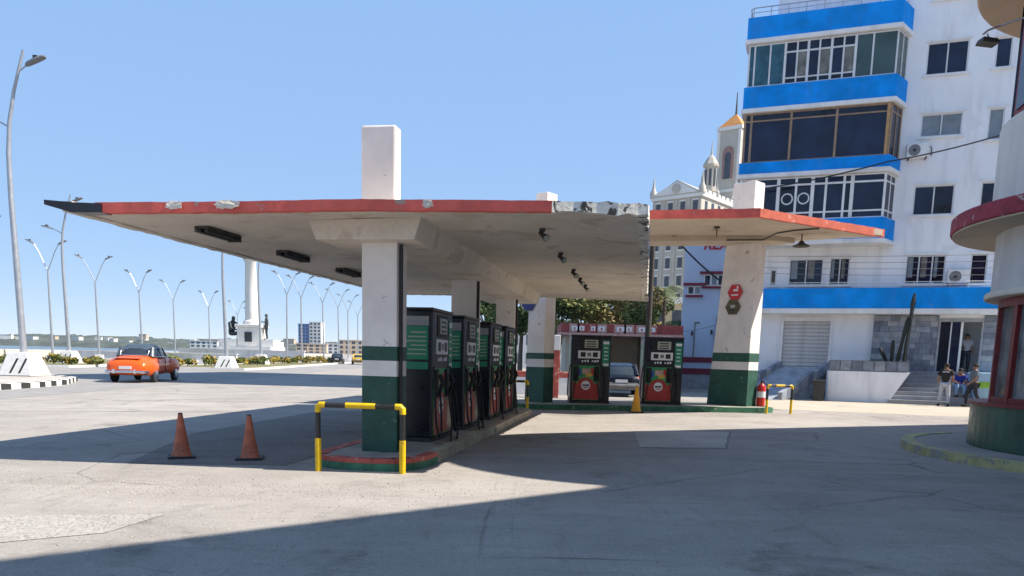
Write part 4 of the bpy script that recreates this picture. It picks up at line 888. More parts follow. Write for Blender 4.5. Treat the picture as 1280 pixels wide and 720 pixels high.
# glazed band: posts and panes round the curve
kp(2.2, .99, 2.9, 'interior_wall', mat('interior_grey', (.35, .34, .32), .8, .3, 1.2), ks)
gz = MB(); npost = 10
angs = [KA + math.pi / 2 + math.pi * k / (npost - 1) for k in range(npost)]
gl_ = kp(2.56, .985, 1.08, 'glazing_frame', M_kredf, ks); kp(2.57, 2.74, 2.92, 'glazing_head', M_kredf, ks)
for k, a in enumerate(angs):
    c, s_ = math.cos(a), math.sin(a); w = .055 if k % 2 else .075
    MB().loft([[(2.44 * c - w * s_, 2.44 * s_ + w * c, z), (2.57 * c - w * s_, 2.57 * s_ + w * c, z), (2.57 * c + w * s_, 2.57 * s_ - w * c, z), (2.44 * c + w * s_, 2.44 * s_ - w * c, z)] for z in (1.0, 2.78)]).build('mullion', M_kredf, gl_)
    if k < npost - 1:
        b_ = angs[k + 1]; c2_, s2_ = math.cos(b_), math.sin(b_)
        MB().loft([[(2.5 * c, 2.5 * s_, z), (2.5 * c2_, 2.5 * s2_, z), (2.49 * c2_, 2.49 * s2_, z), (2.49 * c, 2.49 * s_, z)] for z in (1.07, 2.75)]).build('pane', M_kgl, gl_)
kp(2.82, 2.9, 3.02, 'cornice', M_conc, ks, bev=.03); kp(2.72, 3.02, 4.1, 'drum_wall', M_kwhite, ks)
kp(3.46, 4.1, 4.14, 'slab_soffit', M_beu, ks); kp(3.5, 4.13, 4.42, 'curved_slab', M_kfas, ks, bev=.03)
kp(2.85, 4.4, 6.05, 'drum_wall', M_kwhite, ks, bev=.05); kp(2.66, 6.05, 8.4, 'upper_wall', mat('upper_red_cladding', (.22, .03, .035), .6, .2, 2), ks)
uw = MB()
for k in range(9):
    a = KA + math.pi / 2 + math.pi * (k + .5) / 9; c, s_ = math.cos(a), math.sin(a); w = .22
    MB().loft([[(2.65 * c - w * s_, 2.65 * s_ + w * c, z), (2.69 * c - w * s_, 2.69 * s_ + w * c, z), (2.69 * c + w * s_, 2.69 * s_ - w * c, z), (2.65 * c + w * s_, 2.65 * s_ - w * c, z)] for z in (6.25, 8.2)]).build('pane', GL[1], ks)
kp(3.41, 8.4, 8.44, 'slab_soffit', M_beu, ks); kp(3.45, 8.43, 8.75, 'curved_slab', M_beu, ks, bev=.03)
kp(2.6, 8.7, 10.8, 'upper_wall', M_kwhite, ks); kp(3.5, 10.8, 11.05, 'roof_slab', M_beu, ks, Vector((11.3, 12.4)))
wing = [(11.86, 8.76), (3.4, 2.12), (3.4, -9), (27, -9), (27, 17), (13.7, 12.3)]
shift(MB().prism(wing, 0, 13), (-KC.x, -KC.y, 0)).build('wing_wall', M_kwhite, ks)
# floodlight on an arm
t = thing('floodlight', 'small floodlight on an arm sticking out of the round station building', 'light fitting', (8.36, 14.5, 7.5)); t.scale = (.7, .7, .7)
MB().tube([(1.0, -.4, .45), (.3, 0, .3), (.0, 0, .18), (-.12, 0, .08)], .025, 6).build('arm', M_steel, t); MB().tube([(.25, 0, .0), (.1, 0, -.06), (-.02, 0, .1)], .02, 6).build('bracket', M_steel, t)
MB().loft([[(-.16, -.14, -.02), (.2, -.14, -.06), (.2, .14, -.06), (-.16, .14, -.02)], [(-.2, -.17, -.14), (.24, -.17, -.18), (.24, .17, -.18), (-.2, .17, -.14)]]).build('lamp_head', M_dark, t)
wire([(9.95, 13.2, 5.2), (9.45, 13.4, 5.9), (9.9, 14.2, 6.6)], .0, 'black cable climbing the white drum of the round station building', .018)

# ================================================================ hotel with bell tower on the hill
M_hot = mat('hotel_cream_render', (.47, .43, .37), .85, .1, .25, streak=.2)
HR = R(-40)
h = thing('hotel_building', 'grand pale hotel with gabled front and arched bell tower on the hill', 'building', (39.8, 170, 0), HR)
MB().box(-12, 0, 0, 24, 0, 38.0).build('wall', M_hot, h)
MB().loft([[(-12.4, y, 38.0), (.4, y, 38.0), (-6.0, y, 41.3)] for y in (-.35, 24)]).build('gable_roof', M_hot, h)
MB().loft([[(-12.4, y, 38.25), (-.6, y, 38.25), (-6.0, y, 41.0)] for y in (-.5, -.36)]).build('pediment', M_farw, h)
MB().box(-12.4, .4, -.4, 24, 37.3, 37.99).build('cornice', M_farw, h); MB().box(-12.3, .3, -.3, 24, 31.6, 32.1).build('string_course', M_farw, h)
me = MB().box(-.55, .55, -.08, .1, -1.1, 1.1).mesh('window', M_farwin); me2 = MB().box(-.08, .1, -.55, .55, -1.1, 1.1).mesh('window', M_farwin)
for j in range(9):
    for i in range(4): shared('window', me, h, (-10.6 + 3.05 * i, 0, 35.4 - 4.0 * j))
    for i in range(7): shared('window', me2, h, (0, 2.2 + 3.2 * i, 35.4 - 4.0 * j))
for (x, y) in ((-12, 0), (0, 0)):
    MB().lathe([(.8, 38.0), (.8, 39.2), (.45, 39.8), (.25, 41.0), (.06, 42.6)], 8, (x, y, 0)).build('finial', M_hot, h, smooth=True)
MB().box(-19, -12, 5, 24, 0, 33).build('wall', M_hot, h); MB().lathe([(.6, 33), (.6, 34.6), (.2, 35.4), (.05, 37.2)], 8, (-19, 6, 0)).build('finial', M_hot, h)
for j in range(8): shared('window', me, h, (-16.4, 5, 32 - 4.0 * j))
for k in range(10): MB().box(-.35, -.05, 1.0 + 2.3 * k, 2.3 + 2.3 * k, 38, 39).build('merlon', M_farw, h)
me3 = MB().box(-.75, .75, -.16, .02, -1.45, -1.2).mesh('window_sill', M_farw); me4 = MB().box(-.75, .75, -.2, .02, 1.2, 1.5).mesh('window_hood', M_farw)
for j in range(9):
    for i in range(4): shared('window_sill', me3, h, (-10.6 + 3.05 * i, 0, 35.4 - 4.0 * j)); shared('window_hood', me4, h, (-10.6 + 3.05 * i, 0, 35.4 - 4.0 * j))
for x in (-11.7, -9.1, -6.0, -3.0, -.3): MB().box(x - .25, x + .25, -.22, .02, 0, 37.3).build('pilaster', M_hot, h)
MB().lathe([(.1, 0), (1.0, 0), (1.0, .12), (.1, .12)], 14).build('pediment_medallion', M_hot, h).matrix_local = Matrix.Translation((-6, -.62, 39.4)) @ Matrix.Rotation(R(90), 4, 'X')
for y in (0, 8, 16, 24): MB().lathe([(.5, 38), (.5, 39.4), (.15, 40), (.05, 41.5)], 8, (-.3, y, 0)).build('finial', M_hot, h)
# towers belong to the same building
c_, s_ = math.cos(-HR), math.sin(-HR)
def HL(x, y): dx, dy = x - 39.8, y - 170; return (dx * c_ - dy * s_, dx * s_ + dy * c_)
tx, ty = HL(52.9, 195)
tw = MB().box(tx - 3.0, tx + 3.0, ty - 3.0, ty + 3.0, 28, 57.6).build('bell_tower', M_hot, h)
MB().box(tx - 3.25, tx + 3.25, ty - 3.25, ty + 3.25, 57.61, 58.4).build('cornice', M_farw, tw); MB().box(tx - 3.25, tx + 3.25, ty - 3.25, ty + 3.25, 43.0, 43.7).build('cornice', M_farw, tw)
MB().loft([[(tx - 3.1, ty - 3.1, 58.41), (tx + 3.1, ty - 3.1, 58.41), (tx + 3.1, ty + 3.1, 58.41), (tx - 3.1, ty + 3.1, 58.41)], [(tx - .3, ty - .3, 61.8), (tx + .3, ty - .3, 61.8), (tx + .3, ty + .3, 61.8), (tx - .3, ty + .3, 61.8)]]).build('tower_roof', mat('orange_tiles', (.55, .23, .06), .8, .2, .5), tw)
MB().tube([(tx, ty, 61.5), (tx, ty, 67)], [.3, .1], 6).build('spire', M_dark, tw)
M_arch = mat('arch_recess', (.3, .17, .15), .8, .2, 1)
def arch(cx, y, z0, w, hgt, axis):
    pts = [(-w, z0), (w, z0)] + [(w * math.cos(a * math.pi / 8), z0 + hgt + w * math.sin(a * math.pi / 8)) for a in range(9)]
    if axis == 'x': return MB().loft([[(cx + x, y + d, z) for x, z in pts] for d in (-.15, .05)])
    return MB().loft([[(cx + d, y + x, z) for x, z in pts] for d in (-.05, .15)])
a_ = arch(tx, ty - 3.0, 46.2, 1.4, 6.2, 'x').build('arch_window', M_arch, tw); shift(arch(tx, ty - 3.0, 46.2, .75, 5.4, 'x'), (0, -.12, 0)).build('arch_opening', M_farwin, a_)
arch(tx + 3.0, ty, 46.2, 1.4, 6.2, 'y').build('arch_window', M_arch, tw); arch(tx, ty - 3.0, 39, .8, 1.2, 'x').build('arch_window', M_farwin, tw)
for x in (-2.7, 2.7): MB().box(tx + x - .35, tx + x + .35, ty - 3.2, ty - 2.99, 43.25, 57.5).build('pilaster', M_farw, tw)
ux, uy = HL(44.8, 184); tu = MB().lathe([(1.6, 32), (1.6, 40.9), (1.9, 41.0), (1.9, 41.5), (1.5, 41.6), (1.5, 46.6), (1.9, 46.7), (1.9, 47.2), (1.0, 48.6), (.25, 49.4), (.06, 52.5)], 8, (ux, uy, 0)).build('turret', M_hot, h)
for k in range(8):
    a = (k + .5) * math.pi / 4; MB().box(-.26, .26, -.06, .06, 42.3, 46).build('turret_opening', M_farwin, tu).matrix_local = Matrix.Translation((ux + 1.45 * math.cos(a), uy + 1.45 * math.sin(a), 0)) @ Matrix.Rotation(a + math.pi / 2, 4, 'Z')

far_block('villa', 'yellowish villa with a balustrade seen past the dark pole', 13.6, 72, 4.6, 8, 6.9, mat('villa_ochre', (.6, .48, .3), .85, .12, .8, streak=.2), 0, 3, 2, roof=M_farw)
far_block('low_building', 'low pale building behind the trees left of the rear pumps', 1.0, 108, 16, 10, 5.2, M_farw, .05, 6, 2)
far_block('low_building', 'low beige building behind the trees right of the rear pumps', 19.0, 110, 16, 10, 8.2, M_beige, -.05, 6, 3)

# ================================================================ trees and shrubs
def leafmat(name, c): return mat(name, c, .7, .45, .6, spec=.3)
LF = [leafmat('leaf_olive', (.2, .21, .07)), leafmat('leaf_dark', (.085, .12, .045)), leafmat('leaf_dry', (.3, .24, .1))]
M_bark = mat('bark', (.14, .11, .085), .9, .35, 5, bump=.6, bscale=9)
def leaves(cl, n, size, rnd, flat=.75):
    V_, F_ = [], []
    for c, r_ in cl:
        for _ in range(n):
            while True:
                p = Vector((rnd.uniform(-1, 1), rnd.uniform(-1, 1), rnd.uniform(-1, 1)))
                if .25 < p.length < 1: break
            p = Vector(c) + Vector((p.x * r_, p.y * r_, p.z * r_ * flat)); a = Vector((rnd.gauss(0, 1), rnd.gauss(0, 1), rnd.gauss(0, .6))).normalized(); b_ = a.cross(Vector((rnd.gauss(0, 1), rnd.gauss(0, 1), rnd.gauss(0, 1)))).normalized()
            s = size * rnd.uniform(.6, 1.4); o = len(V_)
            V_ += [tuple(p - a * s), tuple(p + b_ * s * .45), tuple(p + a * s), tuple(p - b_ * s * .45)]; F_.append((o, o + 1, o + 2, o + 3))
    return MB().add(V_, F_)
def flat_build(mb, name, m, parent):
    me = bpy.data.meshes.new(name); me.from_pydata(mb.v, [], mb.f); me.materials.append(m); o = bpy.data.objects.new(name, me); COL.objects.link(o); o.parent = parent; return o
def tree(x, y, hgt, rad, seed, label, ms, group='leafy trees behind the rear pumps', nl=420):
    rnd = random.Random(seed); t = thing('leafy_tree', label, 'tree', (x, y, 0), 0, group)
    tk = MB(); th = hgt * .42; tk.tube([(0, 0, 0), (rnd.uniform(-.1, .1), 0, th * .5), (rnd.uniform(-.2, .2), rnd.uniform(-.2, .2), th)], [.22, .17, .13], 8); cl = []
    for k in range(13):
        a = k * 2.4 + rnd.uniform(-.4, .4); rr_ = rad * rnd.uniform(.2, .9); z = hgt * rnd.uniform(.42, .92); e = (rr_ * math.cos(a), rr_ * math.sin(a), z)
        tk.tube([(0, 0, th * .9), (e[0] * .5, e[1] * .5, (th + z) / 2), e], [.1, .06, .025], 6); cl.append((e, rad * rnd.uniform(.34, .5)))
    tk.build('trunk', M_bark, t, smooth=True)
    for k, m in enumerate(ms): flat_build(leaves([c for i, c in enumerate(cl) if i % len(ms) == k], nl, .17, rnd), 'crown', m, t)
tree(3.3, 57, 8.2, 3.0, 1, 'olive leafy tree behind the left rear pump', [LF[0], LF[1]])
tree(5.8, 60, 8.0, 3.2, 2, 'broad dry leafed tree between the two rear pumps', [LF[2], LF[0]])
tree(8.4, 56, 7.4, 2.8, 3, 'olive leafy tree left of the dark timber pole', [LF[0], LF[2]])
tree(10.1, 62, 8.5, 2.2, 4, 'dark leafy tree behind the shop fascia beside the palm', [LF[1], LF[2]])
tree(.4, 58, 8.6, 2.2, 5, 'dark green tree just left of the bluish column', [LF[1], LF[0]])
tree(-2.3, 66, 7.6, 1.6, 6, 'small green tree seen between the second and third canopy columns', [LF[1]])
def palm(x, y, hgt, seed, label):
    rnd = random.Random(seed); t = thing('palm_tree', label, 'tree', (x, y, 0), 0, 'palms in front of the hotel')
    MB().tube([(0, 0, 0), (.1, 0, hgt * .5), (.05, 0, hgt)], [.2, .15, .13], 8).build('trunk', M_bark, t, smooth=True)
    for k in range(24):
        a = k * 2.4; up_ = rnd.uniform(.1, 1.1); ln = rnd.uniform(1.5, 2.3); pts = []
        for j in range(7): q = j / 6; pts.append(Vector((.05 + ln * q * math.cos(a), ln * q * math.sin(a), hgt + up_ * q * 1.3 - 1.5 * q * q)))
        V_, F_ = [], []
        for j in range(6):
            d = (pts[j + 1] - pts[j]).normalized(); s = d.cross(Vector((0, 0, 1))).normalized()
            for w in (-1, 1):
                for f_ in (0, .5):
                    p = pts[j].lerp(pts[j + 1], f_); o = len(V_); tip = p + s * w * .55 * math.sin(math.pi * (j + f_ + 1) / 8) + d * .2 - Vector((0, 0, .12)); V_ += [tuple(p), tuple(p + d * .09), tuple(tip)]; F_.append((o, o + 1, o + 2))
        flat_build(MB().add(V_, F_), 'frond', LF[k % 2], t)
palm(11.55, 60, 7.1, 8, 'palm with drooping fronds in front of the pale hotel facade')
palm(11.2, 52, 4.2, 9, 'short palm right of the dark timber pole, above the shop fascia')
SH = [leafmat('croton_yellow', (.36, .26, .05)), leafmat('shrub_green', (.12, .15, .04))]
rnd = random.Random(21)
def shrub(x, y, r_, label, group):
    t = thing('median_shrub', label, 'shrub', (x, y, .14), 0, group); cl = [((rnd.uniform(-r_, r_) * .7, rnd.uniform(-r_, r_) * .4, r_ * rnd.uniform(.4, .75)), r_ * .5) for _ in range(4)]
    MB().tube([(0, 0, 0), (.02, 0, r_ * .5)], .04, 6).build('stem', M_bark, t)
    for k in range(2): flat_build(leaves(cl[k::2], 70, .13, rnd), 'foliage', SH[(k + int(x)) % 2], t)
for k in range(13): shrub(-42.0 + .78 * k + rnd.uniform(-.2, .2), 57.5 + .12 * k + rnd.uniform(-.6, .6), rnd.uniform(.5, .85), 'yellow green shrub planted in the median left of the orange car', 'shrubs in the left median')
for k in range(22): q = k / 21; shrub(-27.6 + 4.5 * (q % .35) + rnd.uniform(-.4, .4), 61.5 + 46 * q, rnd.uniform(.6, 1.0), 'yellow green shrub planted in the median between orange car and canopy column', 'shrubs in the right median')

# ================================================================ monument
M_mar = mat('monument_marble', (.68, .66, .62), .7, .08, .4, streak=.25); M_brz = mat('bronze', (.035, .045, .05), .5, .3, 2, metal=.4)
mo = thing('monument', 'white marble column monument with dark bronze figures at its base', 'monument', (-44.9, 130, 0))
MB().box(-5.5, 5.5, -5, 5, 0, 1.2).box(-4.4, 4.4, -4, 4, 1.2, 2.2).build('steps', M_mar, mo); MB().box(-1.9, 1.9, -1.9, 1.9, 2.2, 5.4).build('pedestal', M_mar, mo, bevel=.1); MB().box(-2.2, 2.2, -2.2, 2.2, 5.4, 5.9).build('pedestal_cornice', M_mar, mo, bevel=.1)
MB().lathe([(1.4, 5.9), (1.4, 6.4), (1.08, 6.7), (1.02, 11), (.88, 16.2), (1.1, 16.5), (1.4, 17.1), (1.4, 17.5)], 20).build('column_shaft', M_mar, mo, smooth=True)
MB().box(-.6, .6, -2.02, -1.88, 3.0, 4.6).build('bronze_plaque', M_brz, mo)
MB().box(-5.0, -2.0, -2, 2, 2.2, 3.4).build('side_plinth', M_mar, mo); MB().box(2.0, 4.2, -2, 2, 2.2, 3.4).build('side_plinth', M_mar, mo)

# ================================================================ people (skinned skeletons)
def skin_obj(name, J, edges, rad, m, parent, root, sub=2):
    names = list(J); me = bpy.data.meshes.new(name); me.from_pydata([J[k] for k in names], [(names.index(a), names.index(b_)) for a, b_ in edges], [])
    o = bpy.data.objects.new(name, me); COL.objects.link(o); md = o.modifiers.new('skin', 'SKIN'); md.use_smooth_shade = True
    for i, k in enumerate(names):
        r_ = rad[k]; me.skin_vertices[0].data[i].radius = r_ if isinstance(r_, tuple) else (r_, r_); me.skin_vertices[0].data[i].use_root = (k == root)
    sd = o.modifiers.new('sub', 'SUBSURF'); sd.levels = sub; sd.render_levels = sub
    dg = bpy.context.evaluated_depsgraph_get(); me2 = bpy.data.meshes.new_from_object(o.evaluated_get(dg)); bpy.data.objects.remove(o)
    me2.materials.clear(); me2.materials.append(m); p = bpy.data.objects.new(name, me2); COL.objects.link(p); p.parent = parent; return p
M_skin = mat('skin', (.25, .13, .08), .6, .08, 4); M_hair = mat('dark_hair', (.015, .012, .01), .8, .3, 20)
BASE = dict(pelvis=(0, 0, .94), spine=(0, 0, 1.14), chest=(0, 0, 1.34), neck=(0, .01, 1.48), head=(0, -.01, 1.58), crown=(0, 0, 1.69),
            shoL=(-.19, 0, 1.40), elbL=(-.25, .03, 1.13), wriL=(-.25, -.04, .88), shoR=(.19, 0, 1.40), elbR=(.25, .03, 1.13), wriR=(.25, -.04, .88),
            hipL=(-.1, 0, .88), kneL=(-.11, -.02, .49), ankL=(-.11, .02, .09), toeL=(-.12, -.15, .035), hipR=(.1, 0, .88), kneR=(.11, -.02, .49), ankR=(.11, .02, .09), toeR=(.12, -.15, .035))
def person(label, loc, rz, pose, shirt, trous, shoes, scale=1.0, skin=None, bare=False, hat=None, parent=None):
    J = dict(BASE); J.update(pose); skin = skin or M_skin
    t = thing('person', label, 'person', loc, rz) if parent is None else parent
    RAD = dict(pelvis=(.15, .11), spine=(.13, .1), chest=(.16, .11), neck=.055, head=(.075, .09), crown=(.055, .06), shoL=.065, elbL=.045, wriL=.03, shoR=.065, elbR=.045, wriR=.03, hipL=.085, kneL=.06, ankL=.042, toeL=.035, hipR=.085, kneR=.06, ankR=.042, toeR=.035)
    E_ = [('pelvis', 'spine'), ('spine', 'chest'), ('chest', 'neck'), ('neck', 'head'), ('head', 'crown')]
    for s_ in 'LR': E_ += [('chest', 'sho' + s_), ('sho' + s_, 'elb' + s_), ('elb' + s_, 'wri' + s_), ('pelvis', 'hip' + s_), ('hip' + s_, 'kne' + s_), ('kne' + s_, 'ank' + s_), ('ank' + s_, 'toe' + s_)]
    for s_ in 'LR':                                               # palm and five fingers
        w = Vector(J['wri' + s_]); d = (w - Vector(J['elb' + s_])).normalized(); sd = d.cross(Vector((1, 0, 0))).normalized()
        pm = w + d * .07; J['palm' + s_] = tuple(pm); RAD['palm' + s_] = (.035, .022); E_.append(('wri' + s_, 'palm' + s_))
        for k, (off, ln) in enumerate(((-.03, .07), (-.01, .085), (.01, .08), (.03, .06), (.045, .03))):
            a = pm + sd * off + d * .02; J[f'f{s_}{k}'] = tuple(a); J[f'g{s_}{k}'] = tuple(a + d * ln * .8 + Vector((0, -.015, 0))); RAD[f'f{s_}{k}'] = .0095; RAD[f'g{s_}{k}'] = .008; E_ += [('palm' + s_, f'f{s_}{k}'), (f'f{s_}{k}', f'g{s_}{k}')]
    sc = scale
    def S_(d): return {k: tuple(c * sc for c in v) for k, v in d.items()}
    def R_(d): return {k: (tuple(c * sc for c in v) if isinstance(v, tuple) else v * sc) for k, v in d.items()}
    skin_obj('body', S_(J), E_, R_(RAD), skin, t, 'pelvis')
    if bare: return t
    def cloth(name, keys, mids, grow, m, root):
        JJ = {k: J[k] for k in keys}; rr_ = {k: (tuple(c + grow for c in RAD[k]) if isinstance(RAD[k], tuple) else RAD[k] + grow) for k in keys}; EE = [e for e in E_ if e[0] in keys and e[1] in keys]
        for a, b_, f_ in mids:
            n_ = a + '_m'; JJ[n_] = tuple(Vector(J[a]).lerp(Vector(J[b_]), f_)); ra = RAD[a] if not isinstance(RAD[a], tuple) else RAD[a][0]; rr_[n_] = ra * .85 + grow; EE.append((a, n_))
        return skin_obj(name, S_(JJ), EE, R_(rr_), m, t, root)
    cloth('shirt', ['pelvis', 'spine', 'chest', 'shoL', 'shoR'], [('shoL', 'elbL', .75), ('shoR', 'elbR', .75)], .022, shirt, 'spine')
    cloth('trousers', ['pelvis', 'hipL', 'kneL', 'hipR', 'kneR', 'ankL', 'ankR'], [], .02, trous, 'pelvis')
    for s_ in 'LR':
        a = Vector(J['ank' + s_]) * sc; b_ = Vector(J['toe' + s_]) * sc; MB().tube([a + (a - b_) * .25 - Vector((0, 0, .03)), a - Vector((0, 0, .045)), b_, b_ + (b_ - a) * .15], [.035, .05, .045, .02], 8).build('shoe', shoes, t, smooth=True)
    hd = Vector(J['head']); fr = Vector((0, -1, 0))
    MB().ellipsoid(((hd.x) * sc, (hd.y + .03) * sc, (hd.z + .065) * sc), (.092 * sc, .1 * sc, .09 * sc), 14, 8).build('hair', hat or M_hair, t, smooth=True)
    for x in (-.032, .032): MB().ellipsoid(((hd.x + x) * sc, (hd.y - .082) * sc, (hd.z + .03) * sc), (.012, .008, .008), 8, 5).build('eye', M_hair, t)
    MB().ellipsoid((hd.x * sc, (hd.y - .098) * sc, (hd.z - .005) * sc), (.014, .02, .022), 8, 5).build('nose', skin, t, smooth=True); MB().ellipsoid((hd.x * sc, (hd.y - .085) * sc, (hd.z - .05) * sc), (.025, .008, .007), 8, 5).build('mouth', mat('lips', (.2, .07, .06), .6), t)
    for x in (-.082, .082): MB().ellipsoid(((hd.x + x) * sc, (hd.y + .01) * sc, (hd.z + .02) * sc), (.014, .025, .035), 8, 5).build('ear', skin, t, smooth=True)
    return t
C_blk = mat('black_cotton', (.015, .014, .016), .9, .2, 8); C_kh = mat('pale_trousers', (.42, .44, .48), .9, .12, 8); C_gr = mat('grey_green_shirt', (.11, .14, .16), .9, .15, 8); C_dk = mat('dark_jeans', (.02, .025, .04), .9, .2, 8)
C_bl = mat('blue_shirt', (.02, .03, .25), .9, .15, 8); C_lb = mat('pale_jeans', (.2, .32, .5), .9, .15, 8); C_wh = mat('pale_shirt', (.3, .31, .36), .9, .1, 8)
p1 = person('person in black T-shirt and pale trousers standing with back turned before the steps', AP(7.75, -2.8, 0), AR + R(170), dict(elbL=(-.27, .06, 1.14), wriL=(-.22, -.1, .95), wriR=(.24, -.12, .97), kneL=(-.14, -.02, .49), ankL=(-.17, .02, .09), toeL=(-.2, -.13, .035), kneR=(.13, -.02, .49), ankR=(.16, .02, .09), toeR=(.19, -.13, .035)), C_blk, C_kh, C_blk, 1.04)
MB().box(-.13, .13, .145, .152, 1.4, 1.46).build('shirt_print', C_wh, p1)
person('person in grey green shirt and dark trousers walking past the steps', AP(8.78, -2.9, 0), AR + R(-75), dict(kneL=(-.1, -.2, .52), ankL=(-.1, -.16, .1), toeL=(-.1, -.33, .06), kneR=(.1, .08, .5), ankR=(.1, .32, .13), toeR=(.1, .2, .04), elbL=(-.26, .14, 1.16), wriL=(-.25, .12, .9), elbR=(.26, -.08, 1.14), wriR=(.24, -.26, .98)), C_gr, C_dk, C_blk, 1.04)
sit = dict(pelvis=(0, 0, .1), spine=(0, -.02, .3), chest=(0, -.08, .5), neck=(0, -.09, .64), head=(0, -.12, .74), crown=(0, -.11, .85), shoL=(-.19, -.08, .55), shoR=(.19, -.08, .55), elbL=(-.24, -.2, .32), elbR=(.24, -.2, .32), wriL=(-.12, -.4, .26), wriR=(.12, -.4, .26),
           hipL=(-.1, -.04, .1), hipR=(.1, -.04, .1), kneL=(-.14, -.44, .16), kneR=(.14, -.44, .16), ankL=(-.14, -.48, -.26), ankR=(.14, -.48, -.26), toeL=(-.15, -.63, -.31), toeR=(.15, -.63, -.31))
person('person in blue shirt and pale jeans sitting on the entrance steps', AP(8.5, -1.42, .713), AR, sit, C_bl, C_lb, C_blk)
person('person in pale shirt standing inside the dark entrance doorway', AP(8.98, .5, 1.42), AR, dict(wriL=(-.16, -.2, 1.1), elbL=(-.28, .05, 1.15)), C_wh, C_dk, C_blk)
# bronze figures of the monument: parts of it
for x, rz_ in ((-3.5, 1.2), (3.0, -1.2)):
    e = bpy.data.objects.new('bronze_figure', None); COL.objects.link(e); e.parent = mo; e.location = (x, 0, 3.9); e.rotation_euler = (0, 0, rz_); e.scale = (4.2, 4.2, 4.0)
    person('', (0, 0, 0), 0, sit if x < 0 else dict(wriL=(-.3, -.3, 1.2)), None, None, None, 1.0, M_brz, True, parent=e)
    if x > 0: e.location = (x - .5, 0, 3.4); e.scale = (3.4, 3.4, 2.6)

# ================================================================ vehicles
M_or = mat('orange_car_paint', (.72, .10, .008), .22, .06, 1.5); M_croof = mat('slate_car_roof', (.05, .07, .085), .4, .15, 3)
M_tyre = mat('tyre_rubber', (.018, .018, .019), .85, .2, 10); M_cgl = glass('car_glass', (.03, .04, .05), .05); M_lampred = mat('tail_lamp_red', (.4, .01, .01), .25, .1, 4)
def sup(c, hw, hh, n=24, e=2.8, y=0.0):
    out = []
    for k in range(n):
        a = 2 * math.pi * k / n; ca, sa = math.cos(a), math.sin(a); out.append((hw * math.copysign(abs(ca) ** (2 / e), ca), y, c + hh * math.copysign(abs(sa) ** (2 / e), sa)))
    return out
def car(label, loc, rz, paint, roofm, secs, cab, fenders, wheels, classic=True, tail=M_lampred, bumper=M_chrome):
    t = thing('car', label, 'car', loc, rz); b = MB(); b.loft([sup((zb + zt) / 2, hw, (zt - zb) / 2, y=y) for y, hw, zb, zt in secs])
    for (x, y, z, rx_, ry_, rz_) in fenders:
        for s_ in (-1, 1): b.ellipsoid((s_ * x, y, z), (rx_, ry_, rz_), 18, 10)
    body = b.build('body', paint, t, smooth=True)
    def ring(z, y0, y1, hw, e=3.2, n=28, g=0):
        c = (y0 + y1) / 2; hl = (y1 - y0) / 2 + g; return [((hw + g) * math.copysign(abs(math.cos(2 * math.pi * k / n)) ** (2 / e), math.cos(2 * math.pi * k / n)), c + hl * math.copysign(abs(math.sin(2 * math.pi * k / n)) ** (2 / e), math.sin(2 * math.pi * k / n)), z) for k in range(n)]
    MB().loft([ring(*c_) for c_ in cab]).build('windows', M_cgl, t, smooth=True)
    top = [c_ for c_ in cab[-3:]]
    rf = MB().loft([ring(z, y0, y1, hw, g=.02) for z, y0, y1, hw in top]); roof = rf.build('roof', roofm, t, smooth=True)
    z0, y0, y1, hw = cab[0]; z1, a0, a1, hw1 = cab[-3]
    for s_ in (-1, 1):
        for (ya, yb, wa, kx) in ((y0 + .26, a0 + .2, .11, .93), (y1 - .2, a1 - .14, .045, .93), ((y0 + y1) / 2 + .05, (a0 + a1) / 2, .04, 1.0)):
            MB().tube([(s_ * hw * .97 * kx, ya, z0), (s_ * (hw1 + .01) * kx, yb, z1 + .03)], [wa, wa * .9], 8).build('pillar', roofm, roof, smooth=True)
    wx, wr, ys = wheels
    for y in ys:
        for s_ in (-1, 1):
            w = MB().tube([(s_ * (wx - .1), y, wr), (s_ * (wx - .08), y, wr), (s_ * (wx + .08), y, wr), (s_ * (wx + .1), y, wr)], [wr * .8, wr, wr, wr * .82], 22).build('wheel', M_tyre, t, smooth=True)
            MB().tube([(s_ * (wx + .1), y, wr), (s_ * (wx + .125), y, wr)], [wr * .6, wr * .45], 16).build('rim', M_chrome, w, smooth=True)
            MB().tube([(s_ * (wx - .02), y, wr + .03), (s_ * (wx + .005), y, wr + .03)], [wr * 1.2, wr * 1.2], 22).build('wheel_arch', M_blackm, t) if classic else None
    ry = secs[0][0]; rw = secs[1][1]
    MB().tube([(-rw * 1.06, ry + .3, .5), (-rw, ry - .02, .5), (0, ry - .1, .5), (rw, ry - .02, .5), (rw * 1.06, ry + .3, .5)], .065, 8).build('rear_bumper', bumper, t, smooth=True)
    fy = secs[-1][0]; MB().tube([(-rw * .9, fy - .05, .5), (0, fy + .12, .5), (rw * .9, fy - .05, .5)], .06, 8).build('front_bumper', bumper, t, smooth=True)
    MB().box(-.26, .26, ry - .05, ry + .04, .62, .75).build('number_plate', M_signwhite, t)
    for s_ in (-1, 1): MB().ellipsoid((s_ * rw * .86, ry + .16, .82), (.07, .06, .09), 10, 6).build('tail_lamp', tail, t, smooth=True)
    for s_ in (-1, 1): MB().ellipsoid((s_ * rw * .8, fy - .12, .8), (.1, .06, .1), 10, 6).build('headlight', M_chrome, t, smooth=True)
    return t
secs = [(-2.5, .66, .42, .82), (-2.4, .82, .36, .98), (-2.1, .9, .33, 1.12), (-1.6, .92, .31, 1.22), (-1.0, .92, .3, 1.27), (0, .92, .3, 1.26), (.8, .9, .3, 1.23), (1.5, .86, .32, 1.18), (2.1, .76, .36, 1.08), (2.38, .55, .45, .9)]
